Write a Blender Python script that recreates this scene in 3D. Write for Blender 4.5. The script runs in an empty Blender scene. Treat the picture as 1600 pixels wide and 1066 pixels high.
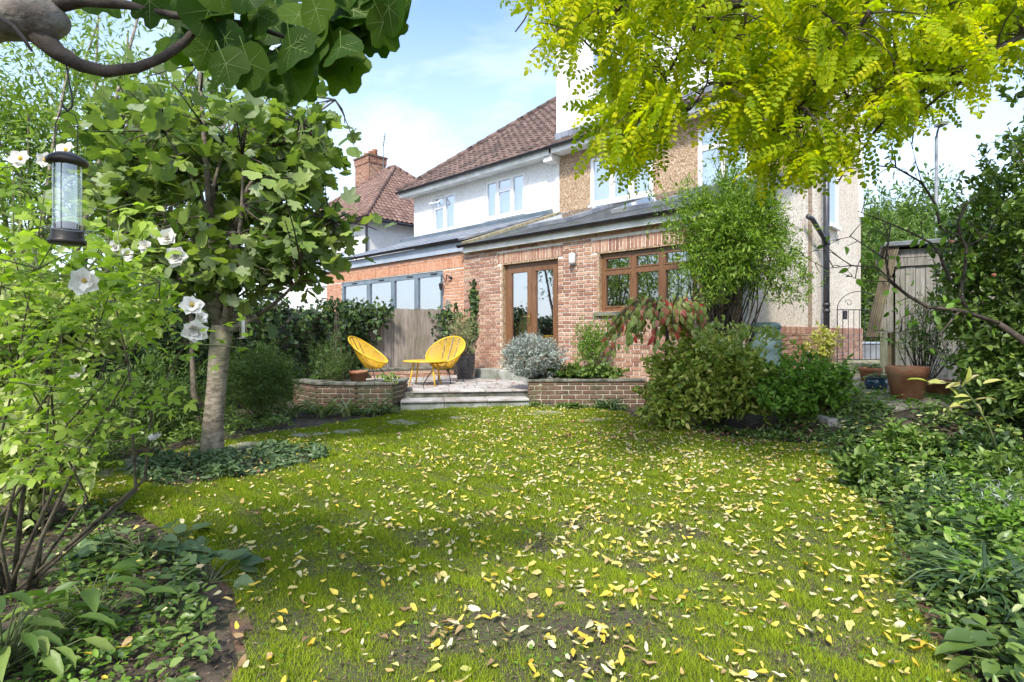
import bpy, math, random
import numpy as np
from mathutils import Vector, Matrix
R = math.radians
scene = bpy.context.scene
COL = scene.collection

# ------------------------------------------------------------------ camera
HC, HY, FPX = 1.2, 522.0, 877.0
cam_d = bpy.data.cameras.new('camera'); cam = bpy.data.objects.new('camera', cam_d); COL.objects.link(cam)
cam.location = (0, 0, HC); cam.rotation_euler = (R(90), 0, 0)
cam_d.sensor_width = 36; cam_d.lens = FPX / 1600 * 36; cam_d.shift_y = -11 / 1600
cam_d.clip_start = 0.05; cam_d.clip_end = 3000
scene.camera = cam
# ------------------------------------------------------------------ light
SUN = Vector((-0.19, -0.64, 0.77)).normalized()
world = bpy.data.worlds.new('World'); scene.world = world; world.use_nodes = True
nt = world.node_tree; nt.nodes.clear()
sky = nt.nodes.new('ShaderNodeTexSky'); sky.sky_type = 'NISHITA'; sky.sun_disc = False
sky.sun_elevation = math.asin(SUN.z); sky.sun_rotation = math.atan2(SUN.x, SUN.y)
sky.air_density = 1.0; sky.dust_density = 1.5; sky.ozone_density = 3.0
tc = nt.nodes.new('ShaderNodeTexCoord'); mp = nt.nodes.new('ShaderNodeMapping'); mp.inputs['Scale'].default_value = (1.0, 1.0, 2.6)
n1 = nt.nodes.new('ShaderNodeTexNoise'); n1.inputs['Scale'].default_value = 1.7; n1.inputs['Detail'].default_value = 9; n1.inputs['Roughness'].default_value = .58; n1.inputs['Distortion'].default_value = .5
rp = nt.nodes.new('ShaderNodeValToRGB'); rp.color_ramp.elements[0].position = .42; rp.color_ramp.elements[1].position = .78
sx = nt.nodes.new('ShaderNodeSeparateXYZ'); mr = nt.nodes.new('ShaderNodeMapRange'); mr.inputs['From Min'].default_value = 0.0; mr.inputs['From Max'].default_value = .5; mr.inputs['To Min'].default_value = .85; mr.inputs['To Max'].default_value = 0.0
ad = nt.nodes.new('ShaderNodeMath'); ad.operation = 'MAXIMUM'
mx = nt.nodes.new('ShaderNodeMixRGB'); mx.inputs['Color2'].default_value = (3.3, 3.6, 4.0, 1)
bg = nt.nodes.new('ShaderNodeBackground'); bg.inputs['Strength'].default_value = 0.15
out = nt.nodes.new('ShaderNodeOutputWorld')
L = nt.links.new
L(tc.outputs['Generated'], mp.inputs['Vector']); L(mp.outputs['Vector'], n1.inputs['Vector']); L(n1.outputs['Fac'], rp.inputs['Fac'])
L(tc.outputs['Generated'], sx.inputs[0]); L(sx.outputs['Z'], mr.inputs['Value'])
L(rp.outputs['Color'], ad.inputs[0]); L(mr.outputs['Result'], ad.inputs[1]); L(ad.outputs[0], mx.inputs['Fac'])
L(sky.outputs['Color'], mx.inputs['Color1']); L(mx.outputs['Color'], bg.inputs['Color']); L(bg.outputs['Background'], out.inputs['Surface'])
sd = bpy.data.lights.new('sun', 'SUN'); sd.energy = 2.3; sd.angle = R(7); sd.color = (1.0, .955, .88)
so = bpy.data.objects.new('sun', sd); COL.objects.link(so); so.rotation_euler = SUN.to_track_quat('Z', 'Y').to_euler()
scene.view_settings.view_transform = 'Standard'; scene.view_settings.look = 'None'
scene.view_settings.exposure = 1.45; scene.view_settings.gamma = 1.0
scene.view_settings.use_curve_mapping = False
scene.render.engine = 'CYCLES'
scene.cycles.max_bounces = 8; scene.cycles.transparent_max_bounces = 12; scene.cycles.transmission_bounces = 5
scene.cycles.use_denoising = True
scene.cycles.sample_clamp_indirect = 6

# ------------------------------------------------------------------ helpers
def at(px, py, Y): return Vector(((px - 800) / FPX * Y, Y, HC + (HY - py) / FPX * Y))
def S(t): t = np.clip(t, 0, 1); return t * t * (3 - 2 * t)
def gh(x, y):
    x = np.asarray(x, float); y = np.asarray(y, float)
    A = .5 * S((x - 2.75) / 1.4) * S((y - 4.4) / 1.7)
    B = .42 * S((y - 6.9) / 1.5) * S((x - 2.2) / .8)
    g = np.maximum(A, B) + .09 * S((x - 3.2) / 1) * S((y - 7) / 2)
    g = g + .25 * S((y - 12.3) / 1.0) * S((1.0 - x) / 2)
    g = g + .018 * np.sin(x * 1.7 + y * .6) * np.sin(y * 1.3 - x * .4)
    return g
def ghf(x, y): return float(gh(x, y))

class MB:
    def __init__(s): s.v = []; s.f = []; s.m = []; s.r = []
    def add(s, vs, fs, m=0, r=None):
        o = len(s.v); s.v.extend([tuple(v) for v in vs]); s.f.extend([tuple(i + o for i in f) for f in fs])
        s.m.extend([m] * len(fs)); s.r.extend([random.random() if r is None else r] * len(fs)); return s
    def box(s, x0, x1, y0, y1, z0, z1, m=0, M=None, r=None):
        vs = [Vector(p) for p in ((x0, y0, z0), (x1, y0, z0), (x1, y1, z0), (x0, y1, z0), (x0, y0, z1), (x1, y0, z1), (x1, y1, z1), (x0, y1, z1))]
        if M: vs = [M @ v for v in vs]
        return s.add(vs, [(0, 3, 2, 1), (4, 5, 6, 7), (0, 1, 5, 4), (1, 2, 6, 5), (2, 3, 7, 6), (3, 0, 4, 7)], m, r)
    def cbox(s, x0, x1, y0, y1, z0, z1, c=.006, m=0, M=None):
        """box with chamfered vertical+top edges"""
        vs = []
        for (ins, z) in ((c, z0), (0, z0 + c), (0, z1 - c), (c, z1)):
            vs += [(x0 + ins, y0 + ins, z), (x1 - ins, y0 + ins, z), (x1 - ins, y1 - ins, z), (x0 + ins, y1 - ins, z)]
        fs = [(3, 2, 1, 0), (12, 13, 14, 15)]
        for k in range(3):
            for i in range(4):
                j = (i + 1) % 4; fs.append((k * 4 + i, k * 4 + j, k * 4 + 4 + j, k * 4 + 4 + i))
        vs = [Vector(v) for v in vs]
        if M: vs = [M @ v for v in vs]
        return s.add(vs, fs, m)
    def tube(s, pts, rad, seg=6, m=0, cap=True, close=False):
        pts = [Vector(p) for p in pts]; n = len(pts)
        if not hasattr(rad, '__len__'): rad = [rad] * n
        vs = []; prev = None
        for i, p in enumerate(pts):
            if close: d = pts[(i + 1) % n] - pts[i - 1]
            else: d = pts[min(i + 1, n - 1)] - pts[max(i - 1, 0)]
            if d.length < 1e-9: d = Vector((0, 0, 1))
            d.normalize()
            if prev is None:
                a = d.cross(Vector((0, 0, 1)))
                if a.length < .05: a = d.cross(Vector((0, 1, 0)))
            else: a = prev - d * prev.dot(d)
            a.normalize(); prev = a; b = d.cross(a)
            for k in range(seg):
                t = 2 * math.pi * k / seg; vs.append(p + (a * math.cos(t) + b * math.sin(t)) * rad[i])
        fs = []
        for i in range(n if close else n - 1):
            j = (i + 1) % n
            for k in range(seg):
                l = (k + 1) % seg; fs.append((i * seg + k, i * seg + l, j * seg + l, j * seg + k))
        if cap and not close: fs.append(tuple(range(seg))[::-1]); fs.append(tuple((n - 1) * seg + k for k in range(seg)))
        return s.add(vs, fs, m)
    def lathe(s, prof, seg=24, c=(0, 0, 0), m=0, M=None):
        vs = []; fs = []
        for r, z in prof:
            for k in range(seg):
                t = 2 * math.pi * k / seg; v = Vector((c[0] + r * math.cos(t), c[1] + r * math.sin(t), c[2] + z)); vs.append(M @ v if M else v)
        for i in range(len(prof) - 1):
            for k in range(seg):
                l = (k + 1) % seg; fs.append((i * seg + k, i * seg + l, (i + 1) * seg + l, (i + 1) * seg + k))
        return s.add(vs, fs, m)
    def prism(s, poly, z0, z1, m=0, M=None):
        n = len(poly); vs = [Vector((x, y, z0)) for x, y in poly] + [Vector((x, y, z1)) for x, y in poly]
        if M: vs = [M @ v for v in vs]
        return s.add(vs, [tuple(range(n))[::-1], tuple(range(n, 2 * n))] + [(i, (i + 1) % n, n + (i + 1) % n, n + i) for i in range(n)], m)
    def mesh(s, name, mats):
        me = bpy.data.meshes.new(name); me.from_pydata(s.v, [], s.f)
        for m in (mats if isinstance(mats, (list, tuple)) else [mats]): me.materials.append(m)
        me.polygons.foreach_set('material_index', s.m)
        a = me.attributes.new('rnd', 'FLOAT', 'FACE'); a.data.foreach_set('value', s.r)
        me.update(); return me
    def build(s, name, mats, parent=None, smooth=False, kind=None, label=None, cat=None, group=None):
        me = s.mesh(name, mats)
        if smooth: me.polygons.foreach_set('use_smooth', [True] * len(me.polygons))
        return link(name, me, parent, kind, label, cat, group)

def link(name, me, parent=None, kind=None, label=None, cat=None, group=None, M=None):
    o = bpy.data.objects.new(name, me); COL.objects.link(o)
    if parent: o.parent = parent
    if M is not None: o.matrix_basis = M
    if kind: o['kind'] = kind
    if label: o['label'] = label
    if cat: o['category'] = cat
    if group: o['group'] = group
    return o
def thing(name, label, cat, loc=(0, 0, 0), rz=0, group=None):
    o = link(name, None, None, None, label, cat, group); o.location = loc; o.rotation_euler = (0, 0, rz); return o
def copy_tree(o, parent=None):
    c = o.copy(); COL.objects.link(c)
    if parent: c.parent = parent
    for ch in list(o.children): copy_tree(ch, c)
    return c

# ------------------------------------------------------------------ materials
MATS = {}
def newmat(name):
    m = bpy.data.materials.new(name); m.use_nodes = True; t = m.node_tree; t.nodes.clear(); MATS[name] = m
    return m, t, t.nodes.new, t.links.new
def ramp(t, cols, interp='LINEAR'):
    r = t.nodes.new('ShaderNodeValToRGB'); cr = r.color_ramp; cr.interpolation = interp
    n = len(cols)
    cols = [c if len(c) == 2 else (i / max(n - 1, 1), c) for i, c in enumerate(cols)]
    cr.elements[0].position = cols[0][0]; cr.elements[0].color = (*cols[0][1], 1)
    cr.elements[1].position = cols[-1][0]; cr.elements[1].color = (*cols[-1][1], 1)
    for p, c in cols[1:-1]:
        e = cr.elements.new(p); e.color = (*c, 1)
    return r
def rndval(t):
    N, K = t.nodes.new, t.links.new
    a = N('ShaderNodeAttribute'); a.attribute_name = 'rnd'; oi = N('ShaderNodeObjectInfo')
    m = N('ShaderNodeMath'); m.operation = 'ADD'; K(a.outputs['Fac'], m.inputs[0]); K(oi.outputs['Random'], m.inputs[1])
    fr = N('ShaderNodeMath'); fr.operation = 'FRACT'; K(m.outputs[0], fr.inputs[0]); return fr.outputs[0]
def leafmat(name, cols, trans=.4, rough=.45, tint=None, spec=.35):
    m, t, N, K = newmat(name)
    r = ramp(t, cols); K(rndval(t), r.inputs['Fac'])
    p = N('ShaderNodeBsdfPrincipled'); p.inputs['Roughness'].default_value = rough; p.inputs['Specular IOR Level'].default_value = spec
    tr = N('ShaderNodeBsdfTranslucent'); mx = N('ShaderNodeMixShader'); mx.inputs['Fac'].default_value = trans
    g = N('ShaderNodeTexCoord'); nz = N('ShaderNodeTexNoise'); nz.inputs['Scale'].default_value = 60; K(g.outputs['Object'], nz.inputs['Vector'])
    hs = N('ShaderNodeHueSaturation'); mr = N('ShaderNodeMapRange'); mr.inputs['To Min'].default_value = .7; mr.inputs['To Max'].default_value = 1.3
    K(nz.outputs['Fac'], mr.inputs['Value']); K(mr.outputs['Result'], hs.inputs['Value']); K(r.outputs['Color'], hs.inputs['Color'])
    K(hs.outputs['Color'], p.inputs['Base Color'])
    mm = N('ShaderNodeMixRGB'); mm.blend_type = 'MULTIPLY'; mm.inputs['Fac'].default_value = 1; tt = tint or (1.35, 1.5, .6)
    mm.inputs['Color2'].default_value = (*tt, 1); K(hs.outputs['Color'], mm.inputs['Color1']); K(mm.outputs['Color'], tr.inputs['Color'])
    K(p.outputs[0], mx.inputs[1]); K(tr.outputs[0], mx.inputs[2]); o = N('ShaderNodeOutputMaterial'); K(mx.outputs[0], o.inputs['Surface'])
    return m
def mat(name, cols, scale=5, rough=.6, bump=.0, bscale=None, detail=6, rnd=False, metal=0, spec=.5, stretch=(1, 1, 1), voro=False, coat=0, coord='Object', cols2=None, scale2=.8, lo=.35, hi=.65):
    """noise-coloured principled; rnd mixes the per-piece random value in"""
    m, t, N, K = newmat(name)
    if not isinstance(cols[0], (tuple, list)): cols = [tuple(c * .82 for c in cols), tuple(min(1, c * 1.15) for c in cols)]
    g = N('ShaderNodeTexCoord'); mp = N('ShaderNodeMapping'); mp.inputs['Scale'].default_value = stretch; K(g.outputs[coord], mp.inputs['Vector'])
    if voro:
        nz = N('ShaderNodeTexVoronoi'); nz.inputs['Scale'].default_value = scale; K(mp.outputs[0], nz.inputs['Vector'])
        sp = N('ShaderNodeSeparateColor'); K(nz.outputs['Color'], sp.inputs[0]); val = sp.outputs[0]
    else:
        nz = N('ShaderNodeTexNoise'); nz.inputs['Scale'].default_value = scale; nz.inputs['Detail'].default_value = detail; K(mp.outputs[0], nz.inputs['Vector'])
        mr = N('ShaderNodeMapRange'); mr.inputs['From Min'].default_value = lo; mr.inputs['From Max'].default_value = hi; K(nz.outputs['Fac'], mr.inputs['Value']); val = mr.outputs['Result']
    if rnd:
        a = N('ShaderNodeMath'); a.operation = 'MULTIPLY'; a.inputs[1].default_value = 1 - rnd; K(val, a.inputs[0])
        b = N('ShaderNodeMath'); b.operation = 'MULTIPLY_ADD'; b.inputs[1].default_value = rnd; K(rndval(t), b.inputs[0]); K(a.outputs[0], b.inputs[2]); val = b.outputs[0]
    r = ramp(t, cols); K(val, r.inputs['Fac']); col = r.outputs['Color']
    if cols2:
        nb = N('ShaderNodeTexNoise'); nb.inputs['Scale'].default_value = scale2; nb.inputs['Detail'].default_value = 7; nb.inputs['Roughness'].default_value = .65; K(g.outputs[coord], nb.inputs['Vector'])
        m2 = N('ShaderNodeMapRange'); m2.inputs['From Min'].default_value = .48; m2.inputs['From Max'].default_value = .7; m2.inputs['To Max'].default_value = .85; K(nb.outputs['Fac'], m2.inputs['Value'])
        mm = N('ShaderNodeMixRGB'); mm.inputs['Color2'].default_value = (*cols2, 1); K(m2.outputs[0], mm.inputs['Fac']); K(col, mm.inputs['Color1']); col = mm.outputs['Color']
    p = N('ShaderNodeBsdfPrincipled'); K(col, p.inputs['Base Color'])
    p.inputs['Roughness'].default_value = rough; p.inputs['Metallic'].default_value = metal; p.inputs['Specular IOR Level'].default_value = spec; p.inputs['Coat Weight'].default_value = coat
    if bump:
        bn = N('ShaderNodeTexNoise'); bn.inputs['Scale'].default_value = bscale or scale * 3; bn.inputs['Detail'].default_value = 5; K(mp.outputs[0], bn.inputs['Vector'])
        b = N('ShaderNodeBump'); b.inputs['Strength'].default_value = bump; b.inputs['Distance'].default_value = .01; K(bn.outputs['Fac'], b.inputs['Height']); K(b.outputs[0], p.inputs['Normal'])
    o = N('ShaderNodeOutputMaterial'); K(p.outputs[0], o.inputs['Surface']); return m
def glassmat(name, tint, refl):
    m, t, N, K = newmat(name)
    g = N('ShaderNodeBsdfGlossy'); g.inputs['Roughness'].default_value = .015; g.inputs['Color'].default_value = (.95, .97, 1, 1)
    d = N('ShaderNodeBsdfTransparent'); d.inputs['Color'].default_value = (*tint, 1)
    nz = N('ShaderNodeTexNoise'); nz.inputs['Scale'].default_value = 1.3; c = N('ShaderNodeTexCoord'); K(c.outputs['Object'], nz.inputs['Vector'])
    b = N('ShaderNodeBump'); b.inputs['Strength'].default_value = .12; b.inputs['Distance'].default_value = .02; K(nz.outputs['Fac'], b.inputs['Height']); K(b.outputs[0], g.inputs['Normal'])
    mx = N('ShaderNodeMixShader'); mx.inputs['Fac'].default_value = refl; K(d.outputs[0], mx.inputs[1]); K(g.outputs[0], mx.inputs[2])
    o = N('ShaderNodeOutputMaterial'); K(mx.outputs[0], o.inputs['Surface']); return m

M_soil = mat('soil', [(.02, .014, .009), (.05, .036, .024), (.10, .075, .05)], 9, .95, .9, 40, cols2=(.035, .05, .015), scale2=2.2)
M_path = mat('path_gravel', [(.12, .10, .07), (.24, .21, .16), (.36, .33, .27)], 30, .95, .6, 60, cols2=(.08, .13, .03), scale2=1.7)
M_turf = mat('turf', [(.035, .025, .018), (.085, .062, .042), (.05, .06, .016), (.075, .10, .016), (.11, .085, .06)], 55, .95, 1.0, 120, lo=.32, hi=.68, cols2=(.06, .044, .032), scale2=2.6)
M_brick = mat('brick_red', [(.14, .075, .055), (.28, .135, .085), (.36, .19, .125), (.44, .29, .20), (.25, .11, .07), (.54, .42, .32)], 22, .85, .5, 60, rnd=.8)
M_brick_o = mat('brick_orange', [(.34, .15, .08), (.46, .21, .115), (.54, .30, .19), (.42, .18, .10)], 14, .85, .5, 60, rnd=.55)
M_brick_y = mat('brick_brown', [(.06, .036, .024), (.115, .068, .045), (.17, .10, .066), (.09, .058, .04), (.18, .088, .06)], 18, .9, .6, 50, rnd=.6, cols2=(.06, .08, .03), scale2=2.5)
M_mortar = mat('mortar', [(.62, .58, .50), (.78, .74, .66)], 12, .95, .4, 80)
M_mortar_w = mat('mortar_wet', [(.34, .31, .24), (.52, .48, .38)], 9, .95, .4, 80, cols2=(.10, .12, .05), scale2=2)
M_dash_w = mat('pebbledash_white', [(.50, .49, .46), (.70, .69, .66), (.76, .75, .73), (.82, .82, .81), (.60, .58, .53)], 55, .9, 1.0, 60, voro=True, cols2=(.60, .58, .54), scale2=.7)
M_dash_b = mat('pebbledash_brown', [(.14, .085, .05), (.30, .20, .12), (.44, .32, .20), (.24, .15, .09), (.56, .46, .33)], 45, .9, 1.0, 55, voro=True)
M_dash_c = mat('pebbledash_cream', [(.28, .20, .13), (.70, .61, .49), (.78, .70, .58), (.74, .65, .52), (.84, .78, .68), (.46, .35, .24)], 42, .9, 1.0, 55, voro=True, cols2=(.58, .50, .38), scale2=.5)
M_render = mat('render_white', [(.70, .71, .75), (.78, .79, .83)], 2, .7, .05, 40)
M_white = mat('white_upvc', [(.78, .78, .78), (.83, .83, .83)], 4, .35)
M_whitewood = mat('white_fascia', [(.55, .55, .50), (.76, .76, .73)], 3, .5, .1)
M_tile = mat('clay_tile', [(.035, .025, .021), (.072, .047, .038), (.11, .069, .055), (.15, .098, .08), (.055, .037, .032)], 9, .85, .5, 30, rnd=.7)
M_tile_p = mat('clay_tile_pale', [(.08, .046, .036), (.135, .078, .06), (.18, .108, .084), (.23, .15, .12)], 9, .85, .5, 30, rnd=.6)
M_slate = mat('slate', [(.06, .065, .07), (.13, .14, .15), (.20, .21, .21)], 6, .6, .3, 30, rnd=.5, cols2=(.10, .12, .07), scale2=2)
M_lead = mat('lead_felt', [(.10, .11, .14), (.24, .26, .30)], 3, .6, .3, 20, cols2=(.30, .30, .28), scale2=1)
M_greyfascia = mat('grey_fascia', [(.27, .32, .38), (.36, .41, .47)], 2, .5)
M_frame_g = mat('grey_aluminium', [(.12, .16, .19), (.17, .21, .25)], 3, .4)
M_black = mat('black_plastic', [(.008, .008, .01), (.02, .02, .025)], 5, .35)
M_pipe = mat('black_iron', [(.018, .02, .026), (.045, .05, .06)], 6, .4)
M_wood = mat('golden_oak', [(.095, .042, .018), (.19, .092, .042), (.14, .064, .028)], 3, .4, .15, 12, stretch=(14, 14, 1), coat=.15)
M_brass = mat('brass', [(.5, .36, .14), (.65, .48, .2)], 4, .3, metal=1)
M_glass_w = glassmat('glass_sky', (.75, .78, .8), .48)
M_glass = glassmat('glass_clear', (.62, .64, .64), .30)
M_glass_d = glassmat('glass_door', (.6, .6, .6), .5)
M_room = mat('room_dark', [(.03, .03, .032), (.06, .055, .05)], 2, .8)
M_roomw = mat('room_white', [(.5, .5, .48), (.6, .6, .58)], 2, .6)
M_curtain = mat('net_curtain', [(.78, .78, .78), (.86, .86, .86)], 3, .9, stretch=(20, 20, 1))
M_red = mat('red_cabinet', [(.30, .03, .02), (.4, .05, .03)], 3, .4)
M_stone = mat('paving_stone', [(.22, .20, .18), (.36, .34, .32), (.46, .44, .41)], 5, .85, .5, 40, rnd=.4, cols2=(.20, .14, .09), scale2=3)
M_riser = mat('riser_stone', [(.14, .15, .12), (.28, .29, .26), (.36, .37, .34)], 7, .85, .5, 30, cols2=(.07, .09, .04), scale2=3.5)
M_coping = mat('coping_dark', [(.05, .055, .04), (.13, .13, .10), (.20, .19, .15)], 8, .9, .5, 30)
M_fence = mat('fence_wood', [(.12, .095, .075), (.24, .20, .165), (.34, .30, .26)], 4, .9, .5, 18, rnd=.45, stretch=(9, 9, .8), cols2=(.16, .15, .09), scale2=2)
M_shed = mat('shed_wood', [(.10, .09, .075), (.22, .205, .18), (.33, .31, .275)], 4, .9, .5, 18, rnd=.4, stretch=(9, 9, .8), cols2=(.13, .15, .05), scale2=1.6)
M_shedroof = mat('shed_shingle', [(.07, .055, .035), (.14, .115, .07), (.20, .17, .11)], 6, .9, .5, 30, rnd=.5)
M_yellow = mat('yellow_cord', [(.62, .37, .012), (.74, .46, .02)], 6, .45)
M_yellowp = mat('yellow_paint', [(.70, .40, .012), (.76, .46, .02)], 3, .35)
M_dark = mat('dark_metal', [(.012, .012, .015), (.03, .03, .035)], 4, .45)
M_terra = mat('terracotta', [(.26, .10, .05), (.40, .17, .09), (.48, .24, .14)], 5, .85, .3, 30, cols2=(.27, .18, .11), scale2=5)
M_blue = mat('blue_glaze', [(.012, .035, .065), (.03, .075, .12)], 6, .15, coat=.5)
M_potblk = mat('black_glazed_pot', [(.02, .02, .024), (.045, .045, .05)], 6, .3, coat=.3)
M_butt = mat('butt_green', [(.10, .16, .16), (.15, .22, .22)], 3, .45)
M_bark = mat('bark_grey', [(.10, .08, .058), (.21, .175, .13), (.31, .265, .205)], 12, .9, .9, 30, stretch=(1, 1, 2.2), cols2=(.16, .17, .08), scale2=4)
M_barkd = mat('bark_dark', [(.03, .022, .016), (.085, .065, .048)], 14, .85, .8, 40)
M_barkb = mat('bark_branch', [(.06, .048, .035), (.13, .105, .078), (.19, .16, .12)], 14, .9, .9, 40)
M_barkf = mat('bark_fig_limb', [(.07, .055, .045), (.16, .135, .11), (.30, .28, .24)], 14, .9, .9, 45, cols2=(.20, .20, .17), scale2=9)
M_stemg = mat('stem_green', [(.07, .09, .03), (.12, .15, .045)], 9, .6)
M_stemr = mat('stem_rose', [(.035, .028, .018), (.12, .10, .06), (.09, .075, .055)], 20, .8, .5, 40)
M_galv = mat('lamp_post_grey', [(.12, .13, .14), (.2, .21, .22)], 3, .5)
M_stepst = mat('stepping_stone', [(.22, .20, .16), (.34, .31, .26)], 8, .9, .5, 40, cols2=(.12, .16, .04), scale2=6)
M_petal = leafmat('petal_white', [(.80, .78, .72), (.86, .85, .82)], .35, .6, (1, 1, .95))
M_stamen = mat('stamen', [(.45, .30, .03), (.6, .42, .05)], 30, .8)
M_mesh = mat('feeder_metal', [(.03, .026, .022), (.08, .07, .06)], 12, .4, metal=.6)
M_seed = mat('bird_seed', [(.05, .03, .02), (.2, .12, .06)], 200, .9, .6, 200)
M_feeder = glassmat('feeder_tube', (.90, .92, .88), .22)

# leaves
ML = {}
ML['grass'] = leafmat('grass_blade', [(.09, .13, .012), (.18, .25, .014), (.27, .36, .014), (.34, .44, .016), (.40, .45, .04)], .42, .6, (1.2, 1.3, .6), .2)
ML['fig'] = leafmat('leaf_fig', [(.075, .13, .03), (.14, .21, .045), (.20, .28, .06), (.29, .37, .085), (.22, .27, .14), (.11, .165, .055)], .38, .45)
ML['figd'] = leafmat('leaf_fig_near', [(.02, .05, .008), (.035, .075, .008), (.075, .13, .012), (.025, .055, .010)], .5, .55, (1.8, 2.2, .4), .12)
ML['vein'] = leafmat('leaf_vein', [(.16, .24, .06), (.2, .28, .08)], .5, .5)
ML['rob'] = leafmat('leaf_robinia', [(.22, .30, .008), (.34, .42, .008), (.50, .52, .008), (.34, .42, .010), (.60, .56, .012), (.28, .38, .010), (.17, .25, .010)], .6, .55, (1.35, 1.4, .3), .15)
ML['fallen'] = leafmat('leaf_fallen', [(.46, .42, .24), (.54, .50, .28), (.54, .44, .10), (.56, .44, .05), (.50, .46, .16), (.36, .24, .08), (.58, .54, .36)], .12, .6, (1, 1, .8), .3)
ML['fallenr'] = leafmat('leaf_fallen_brown', [(.16, .07, .05), (.28, .09, .06), (.20, .11, .08), (.34, .20, .14)], .1, .6, (1, 1, .8))
ML['rose'] = leafmat('leaf_rose', [(.14, .23, .025), (.22, .33, .035), (.30, .42, .045), (.38, .48, .08)], .5, .5)
ML['back'] = leafmat('leaf_back_tree', [(.10, .17, .035), (.17, .26, .05), (.24, .33, .08), (.32, .40, .12)], .45, .5)
ML['ivy'] = leafmat('leaf_ivy', [(.014, .034, .010), (.026, .055, .014), (.045, .085, .018), (.085, .14, .03)], .15, .5, spec=.35)
ML['var'] = leafmat('leaf_variegated', [(.16, .24, .05), (.40, .44, .16), (.22, .32, .06), (.55, .56, .30)], .35, .5)
ML['feath'] = leafmat('leaf_feathery', [(.045, .085, .02), (.09, .15, .03), (.13, .20, .045)], .3, .55)
ML['silver'] = leafmat('leaf_silver', [(.22, .26, .22), (.34, .38, .34), (.46, .50, .46), (.16, .20, .16)], .15, .6, (1, 1.05, .9))
ML['climb'] = leafmat('leaf_climber', [(.07, .14, .015), (.13, .22, .02), (.19, .30, .03), (.28, .38, .05)], .38, .5)
ML['bush'] = leafmat('leaf_bush', [(.08, .14, .02), (.18, .25, .035), (.29, .36, .05), (.38, .44, .09), (.54, .48, .16)], .3, .45)
ML['bushl'] = leafmat('leaf_bush_bright', [(.07, .14, .02), (.11, .22, .025), (.17, .30, .035), (.22, .36, .05)], .38, .5)
ML['cherry'] = leafmat('leaf_turning', [(0, (.15, .22, .05)), (.2, (.22, .31, .07)), (.4, (.30, .38, .11)), (.6, (.40, .42, .17)), (.72, (.22, .26, .07)), (.80, (.42, .16, .10)), (.9, (.50, .06, .05)), (1, (.50, .22, .16))], .35, .45, (1.2, 1.2, .6))
ML['cover'] = leafmat('leaf_cover', [(.04, .075, .02), (.08, .14, .03), (.13, .20, .04), (.20, .28, .07)], .3, .4, spec=.5)
ML['olive'] = leafmat('leaf_olive', [(.16, .20, .08), (.26, .28, .13), (.34, .34, .2)], .25, .55)
ML['dist'] = leafmat('leaf_distant', [(.07, .12, .03), (.12, .19, .045), (.17, .26, .06)], .35, .6)
ML['hedge'] = leafmat('leaf_hedge', [(.06, .10, .022), (.10, .165, .03), (.15, .24, .045), (.23, .31, .065)], .3, .4, spec=.5)
ML['strap'] = leafmat('leaf_strap', [(.03, .06, .025), (.06, .11, .04), (.11, .17, .07)], .25, .35, spec=.6)
ML['iris'] = leafmat('leaf_iris', [(.12, .18, .07), (.22, .27, .12), (.38, .38, .20)], .3, .5)
ML['brun'] = leafmat('leaf_blue_green', [(.05, .095, .035), (.085, .14, .055), (.15, .21, .09)], .2, .45)
ML['peony'] = leafmat('leaf_peony', [(.09, .16, .03), (.15, .24, .05), (.22, .28, .07)], .35, .45)
ML['succ'] = leafmat('leaf_succulent', [(.34, .44, .14), (.46, .54, .22)], .15, .5)
ML['yell'] = leafmat('leaf_yellow_green', [(.30, .36, .06), (.46, .46, .12), (.5, .42, .3)], .4, .5)

# ------------------------------------------------------------------ leaf templates (x side, y along, z normal)
class T:
    def __init__(s, v, f, tr=None, tm=None):
        s.v = np.array(v, float); s.f = np.array(f, int); s.tr = np.zeros(len(f)) if tr is None else np.array(tr, float); s.tm = np.zeros(len(f), int) if tm is None else np.array(tm, int)
def t_oval(w=.5, fold=.07, bend=-.10, wide=.45):
    h = w / 2
    v = [(0, 0, 0), (-h * .8, wide * .5, fold), (-h, wide, fold), (-h * .60, .80, fold + bend * .5), (0, 1, bend), (h * .60, .80, fold + bend * .5), (h, wide, fold), (h * .8, wide * .5, fold), (0, .5, 0)]
    return T(v, [(8, (i + 1) % 8, i) for i in range(8)])
def t_dia(w=.3, fold=.04): return T([(0, 0, 0), (-w / 2, .45, fold), (0, 1, -.06), (w / 2, .45, fold)], [(0, 2, 1), (0, 3, 2)])
def t_blade(w=.05, bend=.3):
    return T([(-w / 2, 0, 0), (w / 2, 0, 0), (-w * .4, .55, bend * .25), (w * .4, .55, bend * .25), (0, 1, bend)], [(0, 1, 3), (0, 3, 2), (2, 3, 4)])
def polar(c, pr, fold=.0, z=None):
    v = [(c[0], c[1], 0)]
    for a, r in pr:
        x = c[0] + r * math.cos(R(a)); y = c[1] + r * math.sin(R(a)); zz = fold * abs(x) * 2 - .12 * max(0, r - .3) ** 1.2 * 2
        v.append((x, y, zz))
    n = len(pr); return T(v, [(0, 1 + (i + 1) % n, 1 + i)[::-1] for i in range(n)])
FIGP = [(-90, .26), (-62, .37), (-38, .40), (-18, .44), (-4, .43), (6, .34), (16, .40), (30, .56), (40, .60), (50, .54), (58, .38), (66, .40), (76, .60), (90, .70), (104, .60), (114, .40), (122, .38), (130, .54), (140, .60), (150, .56), (164, .40), (174, .34), (184, .43), (198, .44), (218, .40), (242, .37)]
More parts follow.
